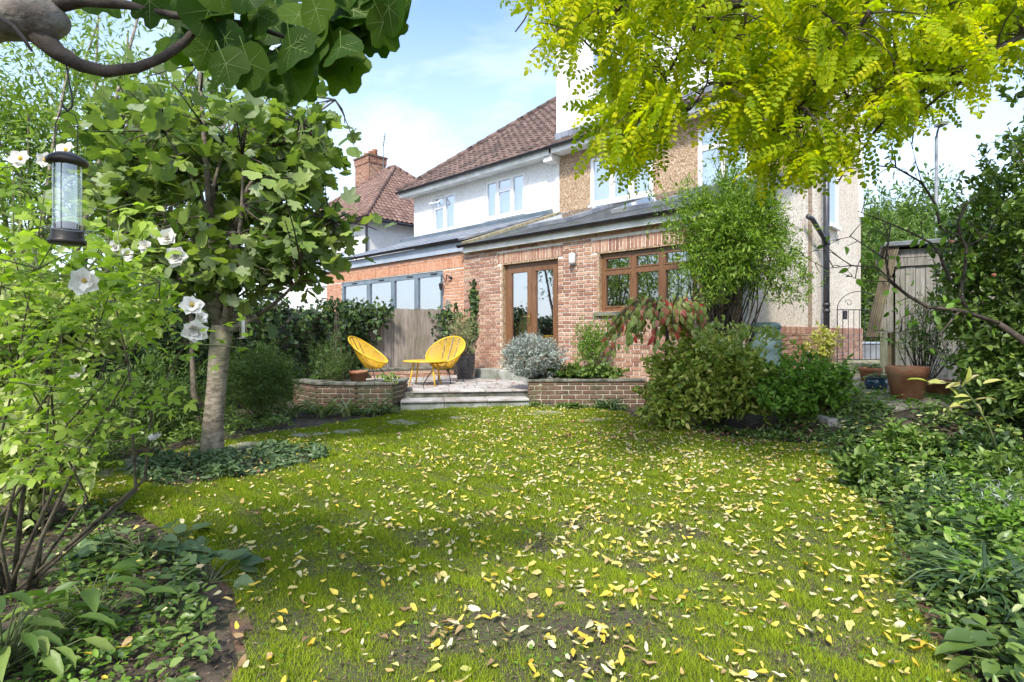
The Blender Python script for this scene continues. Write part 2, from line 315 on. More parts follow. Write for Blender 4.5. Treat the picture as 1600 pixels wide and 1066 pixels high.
def t_fig(k=0, veins=False, wob=.08, rnd_=None):
    rr = random.Random(k); pr = [(a, r * (1 + rr.uniform(-wob, wob))) for a, r in FIGP]
    b_ = rnd_ if rnd_ is not None else (.5 if k % 3 == 2 else 0)
    pr = [(a, r + ((.56 if 0 < a < 180 else .46) - r) * b_) for a, r in pr]
    t = polar((0, .3), pr, .10)
    if veins:
        v = t.v.tolist(); f = t.f.tolist(); tm = [0] * len(f)
        def strip(a, b, w0, w1):
            a = np.array(a); b = np.array(b); d = b - a; p = np.array((-d[1], d[0], 0)); p = p / (np.linalg.norm(p) + 1e-9)
            for dz in (.004, -.004):
                o = len(v); z = np.array((0, 0, dz)); v.extend([(a - p * w0 + z).tolist(), (a + p * w0 + z).tolist(), (b + p * w1 + z).tolist(), (b - p * w1 + z).tolist()])
                f.append([o, o + 1, o + 2]); f.append([o, o + 2, o + 3]); tm.extend([1, 1])
        c = t.v[0]
        for i in (3, 8, 13, 18, 23):
            tip = t.v[1 + i] * .96 + c * .04; strip(c, tip, .009, .002)
            for q in (.3, .5, .7):
                m = c + (tip - c) * q; d = tip - c; L = np.linalg.norm(d); d = d / L
                for s in (-1, 1):
                    ang = s * .85; e = np.array((d[0] * math.cos(ang) - d[1] * math.sin(ang), d[0] * math.sin(ang) + d[1] * math.cos(ang), d[2])) * (.17 * (1.1 - q)) * 1.1
                    strip(m, m + e, .004, .0015)
        strip((0, -.25, 0), c, .012, .009)
        t = T(v, f, None, tm)
    else:
        v = t.v.tolist(); o = len(v); v += [(-.01, -.15, 0), (.01, -.15, 0), (0, .3, .01)]; t = T(v, t.f.tolist() + [[o, o + 1, o + 2]])
    return t
IVYP = [(-90, .2), (-50, .42), (-22, .36), (5, .5), (35, .36), (60, .40), (90, .72), (120, .40), (145, .36), (175, .5), (202, .36), (230, .42)]
def t_ivy(k=0):
    rr = random.Random(k); return polar((0, .3), [(a, r * (1 + rr.uniform(-.15, .15))) for a, r in IVYP], .08)
def t_compound(k, pairs=8, ll=.17, lw=.62, droop=.35, rachis=True, tipw=.6):
    """pinnate leaf of unit length: oval leaflets in pairs along a drooping rachis"""
    rr = random.Random(k); v = []; f = []; tr = []
    def leaflet(p, d, n, l):
        nonlocal v, f
        s = np.cross(d, n); o = len(v); w = l * lw / 2
        for (x, y, z) in ((0, 0, 0), (-w * .8, .22 * l, .05 * l), (-w, .55 * l, .06 * l), (-w * tipw, .86 * l, 0), (0, l, -.04 * l), (w * tipw, .86 * l, 0), (w, .55 * l, .06 * l), (w * .8, .22 * l, .05 * l)):
            v.append((p + s * x + d * y + n * z).tolist())
        q = rr.uniform(-.06, .06)
        for a in ((0, 1, 7), (1, 2, 6), (1, 6, 7), (2, 3, 5), (2, 5, 6), (3, 4, 5)): f.append([o + a[0], o + a[2], o + a[1]]); tr.append(q)
    P = lambda t: np.array((0, t, -droop * t * t)); N0 = np.array((0., 0., 1.))
    for i in range(pairs):
        t = .16 + .82 * i / (pairs - 1) if pairs > 1 else .5; p = P(t)
        for s in (-1, 1):
            d = np.array((s * 1.0, .32 + rr.uniform(-.1, .1), -.25 + rr.uniform(-.25, .2))); d /= np.linalg.norm(d)
            n = N0 + np.array((rr.uniform(-.3, .3), rr.uniform(-.3, .3), 0)); n -= d * n.dot(d); n /= np.linalg.norm(n)
            leaflet(p + d * .01, d, n, ll * rr.uniform(.85, 1.1) * (1 - .25 * (t > .9)))
    d = np.array((0, 1, -2 * droop * .9)); d /= np.linalg.norm(d); leaflet(P(1.0), d, np.array((0, .5, .86)), ll)
    if rachis:
        for i in range(4):
            a, b = P(i / 4), P((i + 1) / 4); o = len(v); w = .006
            v += [(a + (-w, 0, 0)).tolist(), (a + (w, 0, 0)).tolist(), (b + (w, 0, 0)).tolist(), (b + (-w, 0, 0)).tolist()]; f += [[o, o + 1, o + 2], [o, o + 2, o + 3]]; tr += [0, 0]
    return T(v, f, tr)
def nrmz(a): return a / np.maximum(np.linalg.norm(a, axis=-1, keepdims=True), 1e-9)
def tmesh(name, temps, fr, mats, rng):
    """one mesh of all leaves: fr = (pos, axis, normal, scale)"""
    pos, ax, nr, sc = fr; n = len(pos); pick = rng.integers(0, len(temps), n); V = []; F = []; Rr = []; Mi = []; off = 0
    ax = nrmz(ax); nr = nr - ax * (nr * ax).sum(1, keepdims=True); nr = nrmz(nr); sd = np.cross(ax, nr); rn = rng.random(n)
    for k, t in enumerate(temps):
        i = np.nonzero(pick == k)[0]
        if not len(i): continue
        v = pos[i][:, None] + sc[i][:, None, None] * (t.v[None, :, 0:1] * sd[i][:, None] + t.v[None, :, 1:2] * ax[i][:, None] + t.v[None, :, 2:3] * nr[i][:, None])
        V.append(v.reshape(-1, 3)); F.append((t.f[None] + off + (np.arange(len(i)) * len(t.v))[:, None, None]).reshape(-1, 3)); off += v.shape[0] * v.shape[1]
        Rr.append((rn[i][:, None] + t.tr[None]).ravel()); Mi.append(np.tile(t.tm, len(i)))
    V = np.concatenate(V); F = np.concatenate(F); Rr = np.mod(np.concatenate(Rr), 1.0); Mi = np.concatenate(Mi)
    return rawmesh(name, V, F, Rr, Mi, mats)
def rawmesh(name, V, F, Rr, Mi, mats):
    me = bpy.data.meshes.new(name); me.vertices.add(len(V)); me.vertices.foreach_set('co', V.astype(np.float32).ravel())
    me.loops.add(F.size); me.loops.foreach_set('vertex_index', F.astype(np.int32).ravel())
    me.polygons.add(len(F)); me.polygons.foreach_set('loop_start', (np.arange(len(F)) * F.shape[1]).astype(np.int32))
    for m in (mats if isinstance(mats, (list, tuple)) else [mats]): me.materials.append(m)
    if Mi is not None: me.polygons.foreach_set('material_index', Mi.astype(np.int32))
    me.update(calc_edges=True)
    a = me.attributes.new('rnd', 'FLOAT', 'FACE'); a.data.foreach_set('value', Rr.astype(np.float32)); return me
def foliage(parent, fr, temps, mats, rng, indiv=0, name='foliage', part='leaf', fkind='stuff', mesh_cache={}):
    pos, ax, nr, sc = fr; n = len(pos)
    if indiv:
        px = pos[:, 0] / np.maximum(pos[:, 1], .1); pz = (pos[:, 2] - HC) / np.maximum(pos[:, 1], .1)
        vis = (np.abs(px) < .92) & (pz < .61) & (pz > -.64)
        score = np.where(vis, sc / np.maximum(pos[:, 1], .1), 0); order = np.argsort(-score); take = order[:indiv]; rest = order[indiv:]
        a = nrmz(ax); q = nrmz(nr - a * (nr * a).sum(1, keepdims=True)); s = np.cross(a, q)
        key = (id(temps), id(mats) if not isinstance(mats, list) else id(mats[0]))
        ms = [rawmesh(part, t.v, t.f, np.mod(t.tr + .5, 1), t.tm, mats) for t in temps]
        for i in take:
            M = Matrix.Identity(4); k = float(sc[i])
            for c, vec in enumerate((s[i], a[i], q[i])):
                for r_ in range(3): M[r_][c] = float(vec[r_]) * k
            for r_ in range(3): M[r_][3] = float(pos[i][r_])
            o = link(part, ms[int(rng.integers(0, len(ms)))], parent); o.matrix_basis = M
        fr = tuple(z[rest] for z in (pos, ax, nr, sc))
    if len(fr[0]):
        return link(name, tmesh(name, temps, fr, mats, rng), parent, fkind)
def tips(rng, c, r, n, inner=.35, lump=.22, zmin=None, hollow=None):
    d = nrmz(rng.normal(size=(n, 3))); L = np.zeros(n)
    for _ in range(7):
        k = rng.normal(size=3) * 3.2; L += np.cos(d @ k + rng.random() * 6.28)
    rad = (inner + (1 - inner) * rng.random(n) ** .55) * (1 + lump * L / 2.2)
    p = np.array(c) + d * rad[:, None] * np.array(r)
    if zmin is not None: m = p[:, 2] > zmin; p = p[m]; d = d[m]
    return p, d
def sprays(rng, tp, td, per, L, size, up=.35, spread=.9, jit=.25, nup=.8, nout=.3):
    n = len(tp); P = np.repeat(tp, per, 0); D = np.repeat(td, per, 0)
    tw = nrmz(td + rng.normal(size=td.shape) * .5 + np.array((0, 0, up))); W = np.repeat(tw, per, 0)
    P = P - W * (rng.random((n * per, 1)) * L) + rng.normal(size=P.shape) * L * jit * .4
    A = nrmz(W * .7 + rng.normal(size=P.shape) * spread * .6 + np.array((0, 0, -.1)))
    N = nrmz(np.array((0, 0, 1.)) * nup + D * nout + rng.normal(size=P.shape) * .5)
    return P, A, N, size * (0.65 + .6 * rng.random(n * per))
def curve_pts(a, b, bow=.12, n=5, rng=random):
    a = Vector(a); b = Vector(b); d = (b - a).length; o = Vector((rng.uniform(-1, 1), rng.uniform(-1, 1), rng.uniform(.0, 1))) * bow * d
    return [a.lerp(b, i / (n - 1)) + o * math.sin(math.pi * i / (n - 1)) for i in range(n)]
def shrub(name, label, cat, base, c, r, n, per, size, temps, mats, L=.15, stems=26, stemr=.008, stemm=None, seed=1, indiv=0, inner=.35, lump=.22, zmin=None, group=None, up=.35, spread=.9, part='leaf', nup=.8, t=None, stemname='stem'):
    rng = np.random.default_rng(seed); rr = random.Random(seed)
    t = t or thing(name, label, cat, (0, 0, 0), 0, group)
    if zmin is None: zmin = ghf(c[0], c[1]) + .02
    tp, td = tips(rng, c, r, n, inner, lump, zmin)
    foliage(t, sprays(rng, tp, td, per, L, size, up, spread, nup=nup), temps, mats, rng, indiv, part=part)
    mb = MB(); b = Vector(base)
    for i in range(min(stems, len(tp))):
        q = Vector(tp[i]); o = b + Vector((rr.uniform(-.05, .05), rr.uniform(-.05, .05), 0))
        mb.tube(curve_pts(o, q, .12, 5, rr), [stemr, stemr * .8, stemr * .65, stemr * .45, stemr * .25], 4)
    if stems: mb.build(stemname, stemm or M_barkd, t, True)
    return t

# ------------------------------------------------------------------ ground
def inpoly(x, y, poly):
    x = np.asarray(x); y = np.asarray(y); c = np.zeros(x.shape, bool); n = len(poly)
    for i in range(n):
        x1, y1 = poly[i]; x2, y2 = poly[(i + 1) % n]
        k = ((y1 > y) != (y2 > y)) & (x < (x2 - x1) * (y - y1) / ((y2 - y1) or 1e-9) + x1); c ^= k
    return c
def gridmesh(name, xs, ys, zoff, mats, keep=None, kind='structure', label=None):
    X, Y = np.meshgrid(xs, ys); Z = gh(X, Y) + zoff; nx, ny = len(xs), len(ys)
    V = np.stack([X, Y, Z], -1).reshape(-1, 3); i = np.arange((ny - 1) * (nx - 1)); a = (i // (nx - 1)) * nx + i % (nx - 1)
    F = np.stack([a, a + 1, a + 1 + nx, a + nx], 1)
    if keep is not None:
        cx = V[F].mean(1); F = F[keep(cx[:, 0], cx[:, 1])]
    me = rawmesh(name, V, F, np.zeros(len(F)), None, mats); me.polygons.foreach_set('use_smooth', [True] * len(F)); o = link(name, me, None, kind); return o
near_x = np.arange(-9, 11.01, .1); near_y = np.arange(-2, 16.01, .1)
far = np.array([20, 35, 60, 120, 250, 500, 900.])
xs = np.concatenate([-9 - far[::-1], near_x, 11 + far]); ys = np.concatenate([-2 - far[::-1], near_y, 16 + far])
gridmesh('ground', xs, ys, 0, M_soil)
LAWN = [(1.45, -.5), (1.55, 1.0), (1.63, 2.2), (2.05, 2.94), (2.5, 3.79), (2.92, 4.83), (3.15, 5.7), (2.85, 6.1), (2.36, 6.35), (1.95, 7.1), (1.75, 8.2), (1.7, 9.1), (.25, 9.15), (-1.72, 8.72), (-1.9, 8.25), (-2.56, 7.15), (-3.07, 6.45), (-3.5, 5.7), (-3.8, 5.0), (-3.5, 4.3), (-2.95, 3.95), (-2.48, 3.7), (-1.57, 2.9), (-1.28, 2.58), (-.98, 2.07), (-.8, 1.0), (-.7, -.5)]
FIGBED = [(-3.55, 5.2), (-3.3, 4.75), (-2.7, 4.35), (-2.15, 4.75), (-1.75, 5.35), (-1.95, 5.7), (-2.5, 5.9), (-3.2, 5.75)]
lawn_keep = lambda x, y: inpoly(x, y, LAWN)
lxs = np.arange(-4.2, 3.6, .05); lys = np.arange(-.5, 9.3, .05)
gridmesh('lawn', lxs, lys, .012, M_turf, lambda x, y: inpoly(x, y, LAWN) & ~inpoly(x, y, FIGBED))
PATH = [(3.4, 5.75), (5.6, 5.6), (6.2, 9), (9.3, 13.5), (8.3, 15), (5.3, 10.3), (3.9, 8.7), (3.3, 6.6)]
gridmesh('path', np.arange(3.0, 9.6, .1), np.arange(5.4, 15.4, .1), .01, M_path, lambda x, y: inpoly(x, y, PATH))
# ------------------------------------------------------------------ brickwork
def brick_layout(u0, u1, z0, z1, holes=(), bond='flemish', bl=.210, bh=.059, j=.016, start=0):
    """list of (u0,u1,z0,z1,full) bricks"""
    out = []; c = 0; z = z0
    while z + bh <= z1 + .03:
        zz = min(z + bh, z1); hd = (bl - j) / 2; seq = [bl, hd] if bond == 'flemish' else [bl]
        u = u0 - ((c + start) % 2) * ((bl + hd + 2 * j) / 2 if bond == 'flemish' else (bl + j) / 2); k = 0
        while u < u1:
            w = seq[k % len(seq)]; a, b = max(u, u0), min(u + w, u1); segs = [(a, b)]
            for (h0, h1, hz0, hz1) in holes:
                if zz > hz0 + .004 and z < hz1 - .004:
                    ns = []
                    for (s, e) in segs:
                        if e <= h0 or s >= h1: ns.append((s, e))
                        else:
                            if s < h0: ns.append((s, min(e, h0)))
                            if e > h1: ns.append((max(s, h1), e))
                    segs = ns
            for (s, e) in segs:
                if e - s > .03: out.append((s, e, z, zz, abs(e - s - w) < 1e-4))
            u += w + j; k += 1
        z += bh + j; c += 1
    return out
def soldier(u0, u1, z0, z1, bw=.057, j=.018):
    n = int((u1 - u0 + j) / (bw + j)); p = (u1 - u0 + j) / n
    return [(u0 + i * p, u0 + i * p + p - j, z0, z1, True) for i in range(n)]
def lay_bricks(parent, bricks, m, indiv=0, score=None, yf=0.0, dep=.03, proud=.0, seed=3, name='brick', rest='brickwork'):
    """bricks in local x/z, front at y=yf"""
    rr = random.Random(seed); idx = list(range(len(bricks)))
    if score: idx.sort(key=lambda i: -score(bricks[i]))
    cache = {}; mb = MB()
    for n_, i in enumerate(idx):
        a, b, z0, z1, full = bricks[i]; w = round(b - a, 3); h = round(z1 - z0, 3); dy = rr.uniform(-.0025, .0025) - proud
        if n_ < indiv:
            if (w, h) not in cache: cache[(w, h)] = MB().cbox(-w / 2, w / 2, 0, dep, -h / 2, h / 2, .004).mesh(name, m)
            o = link(name, cache[(w, h)], parent); o.location = ((a + b) / 2, yf + dy, (z0 + z1) / 2); o.rotation_euler = (0, rr.uniform(-.006, .006), rr.uniform(-.008, .008))
        else: mb.box(a, b, yf + dy, yf + dep, z0, z1)
    if mb.v: mb.build(rest, m, parent, kind='stuff' if len(idx) > 20 else None)

HA = math.atan2(-.6959103, .7181287)         # the facade's bearing
HO = Vector((-1.097, 12.83, 0)); EU = Vector((.7181287, -.6959103, 0)); EV = Vector((.6959103, .7181287, 0))
def hw(u, y, z=0): return HO + EU * u + EV * y + Vector((0, 0, z))

def wall_with_holes(mb, u0, u1, z0, z1, y0, y1, holes, m=0):
    us = sorted({u0, u1, *[h[0] for h in holes], *[h[1] for h in holes]}); us = [u for u in us if u0 <= u <= u1]
    for a, b in zip(us[:-1], us[1:]):
        cuts = sorted([(h[2], h[3]) for h in holes if h[0] < (a + b) / 2 < h[1]]); z = z0
        for c0, c1 in cuts:
            if c0 > z: mb.box(a, b, y0, y1, z, c0, m)
            z = max(z, c1)
        if z < z1: mb.box(a, b, y0, y1, z, z1, m)
def window(parent, u0, u1, z0, z1, y, cols, frame_m, glass_m, trans=None, back=None, fr=.06, sill=None, name='window', bars=True, dep=.07):
    """cols: list of fractional mullion positions; trans: z of transom per pane (None = none). The frame is the part, panes are sub-parts"""
    mb = MB(); mb.box(u0, u1, y, y + dep, z0, z0 + fr); mb.box(u0, u1, y, y + dep, z1 - fr, z1); mb.box(u0, u0 + fr, y, y + dep, z0 + fr, z1 - fr); mb.box(u1 - fr, u1, y, y + dep, z0 + fr, z1 - fr)
    xs_ = [u0 + fr] + [u0 + (u1 - u0) * c for c in cols] + [u1 - fr]; panes = []
    for c in cols: x = u0 + (u1 - u0) * c; mb.box(x - fr * .55, x + fr * .55, y - .004, y + dep - .004, z0 + fr, z1 - fr)
    for i in range(len(xs_) - 1):
        a = xs_[i] + (0 if i == 0 else fr * .55); b = xs_[i + 1] - (0 if i == len(xs_) - 2 else fr * .55); tz = trans[i] if trans else None
        if tz: mb.box(a, b, y - .002, y + dep - .002, tz - fr * .45, tz + fr * .45); panes += [(a, b, z0 + fr, tz - fr * .45), (a, b, tz + fr * .45, z1 - fr)]
        else: panes.append((a, b, z0 + fr, z1 - fr))
    s = .028
    for (a, b, c, d) in panes:      # inner sash step
        mb.box(a, b, y - .012, y + dep * .6, c, c + s); mb.box(a, b, y - .012, y + dep * .6, d - s, d); mb.box(a, a + s, y - .012, y + dep * .6, c + s, d - s); mb.box(b - s, b, y - .012, y + dep * .6, c + s, d - s)
    w = mb.build(name, frame_m, parent)
    for (a, b, c, d) in panes:
        MB().box(a + s, b - s, y + dep * .35, y + dep * .35 + .008, c + s, d - s).build('pane', glass_m, w)
        if back: MB().box(a + .002, b - .002, y + .16, y + .17, c, d).build('blind', back, w)
    if sill: MB().box(u0 - .04, u1 + .04, y - sill, y + .02, z0 - .05, z0 - .002).build('sill', frame_m, w)
    return w

# ---- our house -------------------------------------------------------------
house = thing('brick_house', 'semi-detached house with red brick rear extension, golden oak doors and brown pebbledash upper wall', 'house', HO, HA)
DR = (1.20, 2.77, .47, 2.70); WN = (3.69, 5.62, 1.60, 2.69)
holes = [DR, WN]
mb = MB(); wall_with_holes(mb, 0, 6.34, .1, 3.06, .012, .22, holes); mb.build('extension_wall', M_mortar, house)
heads = [(1.09, 2.88, 2.70, 2.93), (3.57, 5.74, 2.69, 2.92)]
bl = brick_layout(0.0, 6.34, .12, 3.04, [(DR[0] - .0, DR[1] + .0, .47, 2.70), (WN[0], WN[1], 1.60, 2.69)] + [(a - .011, b + .011, c - .005, d + .011) for a, b, c, d in heads])
for (a, b, c, d) in heads: bl += soldier(a, b, c, d - .005)
lay_bricks(house, bl, M_brick, 300, lambda b: (b[0] < 4.0) * (2 + b[0] + (2.5 if b[2] > 2.65 else 0) + (.6 * b[2] if b[2] > .9 else -3)) + (2 if b[2] > 2.6 else 0))
# stone step at the doors
MB().cbox(.76, 2.95, -.36, .0, .2, .46, .012).build('door_step', M_riser, house)
# mossy reveals
mb = MB()
for (a, b, c, d) in (DR, WN):
    mb.box(a - .001, a + .05, .004, .10, c, d - .03); mb.box(a, b, .004, .10, d - .03, d + .001)
mb.build('reveal', M_dash_b, house)
# double door
dr = MB(); y = .09; fr = .07
u0, u1, z0, z1 = DR[0] + .05, DR[1], DR[2], DR[3] - .03; um = (u0 + u1) / 2
dr.box(u0, u1, y, y + .08, z1 - fr, z1); dr.box(u0, u0 + fr, y, y + .08, z0, z1 - fr); dr.box(u1 - fr, u1, y, y + .08, z0, z1 - fr); dr.box(u0 + fr, u1 - fr, y, y + .08, z0, z0 + .05)
dr.build('door_frame', M_wood, house)
for k, (a, b) in enumerate(((u0 + fr + .004, um - .003), (um + .003, u1 - fr - .004))):
    st = .115; t_ = MB(); c, d = z0 + .055, z1 - fr - .004; yy = y - .012
    t_.box(a, b, yy, yy + .07, d - st, d); t_.box(a, b, yy, yy + .07, c, c + .2); t_.box(a, a + st, yy, yy + .07, c + .2, d - st); t_.box(b - st, b, yy, yy + .07, c + .2, d - st)
    leaf = t_.build('door', M_wood, house)
    MB().box(a + st, b - st, yy + .03, yy + .04, c + .2, d - st).build('pane', M_glass_d, leaf)
    if k == 0:
        h = MB(); h.box(b - .075, b - .035, yy - .012, yy, 1.38, 1.62); h.tube([(b - .055, yy - .01, 1.55), (b - .055, yy - .05, 1.55), (b - .19, yy - .055, 1.555)], .01, 6); h.build('handle', M_brass, leaf)
window(house, WN[0] + .05, WN[1], WN[2], WN[3] - .03, .075, [.355, .655], M_wood, M_glass, [2.32, 2.33, 2.33], None, .075, sill=None)
MB().box(WN[0] - .05, WN[1] + .03, -.05, .07, WN[2] - .07, WN[2] - .003).build('window_sill', M_coping, house)
# rooms behind the glass
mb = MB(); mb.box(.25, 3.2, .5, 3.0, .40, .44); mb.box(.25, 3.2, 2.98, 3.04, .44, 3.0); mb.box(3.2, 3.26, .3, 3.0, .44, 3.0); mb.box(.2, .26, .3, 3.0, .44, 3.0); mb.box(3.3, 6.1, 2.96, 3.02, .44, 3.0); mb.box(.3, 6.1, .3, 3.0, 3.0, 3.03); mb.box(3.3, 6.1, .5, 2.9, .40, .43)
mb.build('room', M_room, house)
MB().box(1.35, 1.75, .7, 1.1, .46, 1.98).build('cupboard', M_roomw, house)
MB().box(2.05, 2.95, 1.5, 2.0, .46, 1.25).build('cabinet', M_red, house)
mb = MB(); mb.box(3.95, 5.0, 2.5, 2.55, 2.3, 2.4); [mb.box(x, x + .08, 2.5, 2.55, .5, 2.3) for x in (3.95, 4.4, 4.9)]; mb.build('inner_door_frame', M_roomw, house)
mb = MB()
for k in range(14): mb.box(5.0 + k * .04, 5.03 + k * .04, .32, .33, 1.66, 2.3)
mb.build('vertical_blind', M_curtain, house, kind='stuff')
# fascia, gutter, slate roof
MB().box(.12, 6.40, -.12, -.10, 3.03, 3.15).build('fascia', M_whitewood, house)
MB().box(.0, 6.36, -.10, .0, 3.06, 3.08).build('soffit', M_whitewood, house)
def gutter(parent, a, b, y, z, r=.058, m=M_black, name='gutter'):
    mb = MB(); n = 8; vs = []; 
    for u in (a, b):
        for rad in (r, r - .006):
            for k in range(n + 1): t = math.pi * k / n; vs.append((u, y - rad * math.cos(t), z - rad * math.sin(t)))
    fs = []; q = n + 1
    for k in range(n): fs += [(k, k + 1, 2 * q + k + 1, 2 * q + k), (q + k, 3 * q + k, 3 * q + k + 1, q + k + 1)]
    fs += [(0, 2 * q, 3 * q, q), (n, q + n, 3 * q + n, 2 * q + n)]
    mb.add(vs, fs)
    nb = max(2, int((b - a) / .9))
    for i in range(nb + 1):
        u = a + (b - a) * i / nb
        mb.add([(u + dx, y - (r + .006) * math.cos(math.pi * k / n), z - (r + .006) * math.sin(math.pi * k / n)) for dx in (-.02, .02) for k in range(n + 1)], [(k, k + 1, q + k + 1, q + k) for k in range(n)])
    return mb.build(name, m, parent)
gutter(house, .02, 6.42, -.175, 3.20)
def slope_M(y0, z0, y1, z1, u0=0):
    """local frame: x along eave, y up the slope, z normal"""
    d = Vector((0, y1 - y0, z1 - z0)).normalized(); n = Vector((1, 0, 0)).cross(d)
    M = Matrix(((1, 0, 0, u0), (0, d.y, n.y, y0), (0, d.z, n.z, z0), (0, 0, 0, 1))); return M, math.hypot(y1 - y0, z1 - z0)
def slates(mb, M, L, u0, u1, w=.26, ex=.2, th=.008):
    r_ = 0; s = 0
    while s < L:
        u = u0 - (r_ % 2) * w / 2
        while u < u1:
            a, b = max(u, u0), min(u + w - .006, u1)
            if b - a > .02:
                e = min(s + ex * 1.15, L); vs = [M @ Vector(p) for p in ((a, s, .018), (b, s, .018), (b, e, .004), (a, e, .004), (a, s, .018 - th), (b, s, .018 - th))]
                mb.add(vs, [(0, 1, 2, 3), (4, 5, 1, 0)])
            u += w
        s += ex; r_ += 1
M1, L1 = slope_M(-.17, 3.20, 3.10, 4.36)
base = MB().box(.15, 6.45, 0, L1, -.05, 0, M=M1)
roof1 = base.build('lean_to_roof', M_lead, house)
mb = MB(); slates(mb, M1, L1 - .1, .36, 6.45); mb.build('slate', M_slate, roof1, kind='stuff')
mb = MB(); mb.box(.14, .34, -.02, L1, 0, .07, M=M1); mb.build('verge_coping', mat('moss_coping', [(.20, .17, .10), (.36, .31, .20)], 9, .9, .6, 30, cols2=(.12, .14, .05)), roof1)
MB().box(.34, 6.4, L1 - .18, L1 - .02, .02, .035, M=M1).build('flashing', M_lead, roof1)
for u in (1.35, 3.55):
    sk = MB(); sk.box(u, u + 1.15, .9, 2.6, .02, .10, M=M1); s_ = sk.build('skylight', M_lead, roof1); MB().box(u + .08, u + 1.07, .98, 2.5, .101, .108, M=M1).build('pane', M_glass_w, s_)
# main wall behind
W1 = (1.27, 3.05, 4.44, 5.62); W2 = (4.13, 5.25, 4.0, 5.62)
mb = MB(); wall_with_holes(mb, .27, 6.34, .2, 5.92, 3.10, 3.35, [W1, W2]); mb.build('rear_wall', M_dash_b, house)
window(house, *W1, 3.12, [.36, .66], M_white, M_glass_w, [None, None, None], M_curtain, .06, sill=.06)
w2 = window(house, *W2, 3.12, [.5], M_white, M_glass_w, [5.2, 5.2], M_curtain, .06, sill=.06)
op = MB(); Mo = Matrix.Translation((4.72, 3.10, 5.56)) @ Matrix.Rotation(R(-28), 4, 'X')
op.box(0, .48, -.03, .01, -.32, -.27, M=Mo); op.box(0, .48, -.03, .01, -.05, 0, M=Mo); op.box(0, .05, -.03, .01, -.27, -.05, M=Mo); op.box(.43, .48, -.03, .01, -.27, -.05, M=Mo)
op.build('open_vent', M_white, w2)
mb = MB(); mb.box(6.12, 6.34, .22, 3.10, .1, 3.16); mb.add([(6.12, .0, 3.1), (6.34, .0, 3.1), (6.34, 3.1, 3.1), (6.12, 3.1, 3.1), (6.12, 3.1, 4.32), (6.34, 3.1, 4.32)], [(0, 1, 5, 4), (1, 2, 5), (0, 4, 3), (2, 3, 4, 5), (0, 3, 2, 1)])
mb.box(6.12, 6.34, 3.35, 7.11, .2, 8.9); mb.box(6.12, 6.34, 3.12, 3.34, 5.93, 8.88)
SW = (4.40, 4.85)
mb.build('side_wall', M_dash_c, house)
# upper side window, proud frame
mbw = MB(); mbw.box(6.345, 6.385, 4.30, 4.36, 3.45, 4.75); mbw.box(6.345, 6.385, 4.94, 5.0, 3.45, 4.75); mbw.box(6.345, 6.385, 4.36, 4.94, 4.69, 4.75); mbw.box(6.345, 6.385, 4.36, 4.94, 3.45, 3.51); mbw.box(6.345, 6.44, 4.26, 5.04, 3.40, 3.448)
sw = mbw.build('window', M_white, house); MB().box(6.350, 6.36, 4.36, 4.94, 3.51, 4.69).build('pane', M_glass_w, sw)
# brick plinth on the side wall: bricks run along local y, so use a turned holder piece
pl = MB().box(6.342, 6.372, .0, 7.11, .3, 1.24).build('plinth', M_mortar, house)
pb = brick_layout(0.0, 7.09, .42, 1.20, bond='stretcher'); pb += soldier(0, 7.09, 1.205, 1.33)
cache = {}; mbr = MB(); pb.sort(key=lambda b: (b[0] < 1.2) * 10 + b[0]); cnt = 0
for (a, b, c, d, full) in pb:
    w, h = round(b - a, 3), round(d - c, 3)
    if cnt < 230 and c > .5:
        if (w, h) not in cache: cache[(w, h)] = MB().cbox(0, .03, -w / 2, w / 2, -h / 2, h / 2, .003).mesh('brick', M_brick)
        o = link('brick', cache[(w, h)], pl); o.location = (6.36 + random.uniform(0, .003), (a + b) / 2, (c + d) / 2); cnt += 1
    else: mbr.box(6.36, 6.388, a, b, c, d)
mbr.build('brickwork', M_brick, pl, kind='stuff')
# main eave, dormer
MB().box(.32, 6.55, 2.72, 3.10, 5.90, 5.925).build('soffit', M_whitewood, house)
MB().box(.32, 6.55, 2.69, 2.715, 5.88, 6.04).build('fascia', M_whitewood, house)
gutter(house, .25, 6.60, 2.62, 6.05)
M2, L2 = slope_M(2.66, 6.06, 3.12, 6.42)
mb = MB(); slates(mb, M2, L2, .25, 6.5, .24, .15, .015); mb.build('eave_tile', M_tile, house, kind='stuff')
DW = (1.33, 2.9, 7.2, 8.3)
mb = MB(); wall_with_holes(mb, .27, 6.12, 6.12, 8.9, 2.98, 3.11, [DW, (4.2, 5.2, 7.2, 8.2)]); dm = mb.build('dormer_wall', M_render, house)
mb = MB(); mb.box(.27, .40, 3.112, 6.9, 6.12, 8.9); mb.box(.2, 6.4, 2.86, 7.2, 8.902, 9.0); mb.box(.20, 6.4, 6.95, 7.1, 4.0, 8.9); mb.build('dormer_roof', M_render, house)
window(house, *DW, 3.0, [.5], M_white, M_glass_w, None, M_curtain, .06, sill=.05); window(house, 4.2, 5.2, 7.2, 8.2, 3.0, [.5], M_white, M_glass_w, None, M_curtain, .06, sill=.05)
mb = MB()
for k in range(24): mb.box(.25 + k * .24, .25 + k * .24 + .225, 2.93, 2.975, 6.28 + .03 * (k % 2), 6.46)
mb.build('lead_flashing', M_lead, house)
# verge piece and corner blocks at the party line
mb = MB(); mb.prism([(.30, 2.74), (.30, 3.1), (.02, 3.1), (.02, 2.74)], 5.72, 5.9); mb.build('corbel', M_dash_w, house)
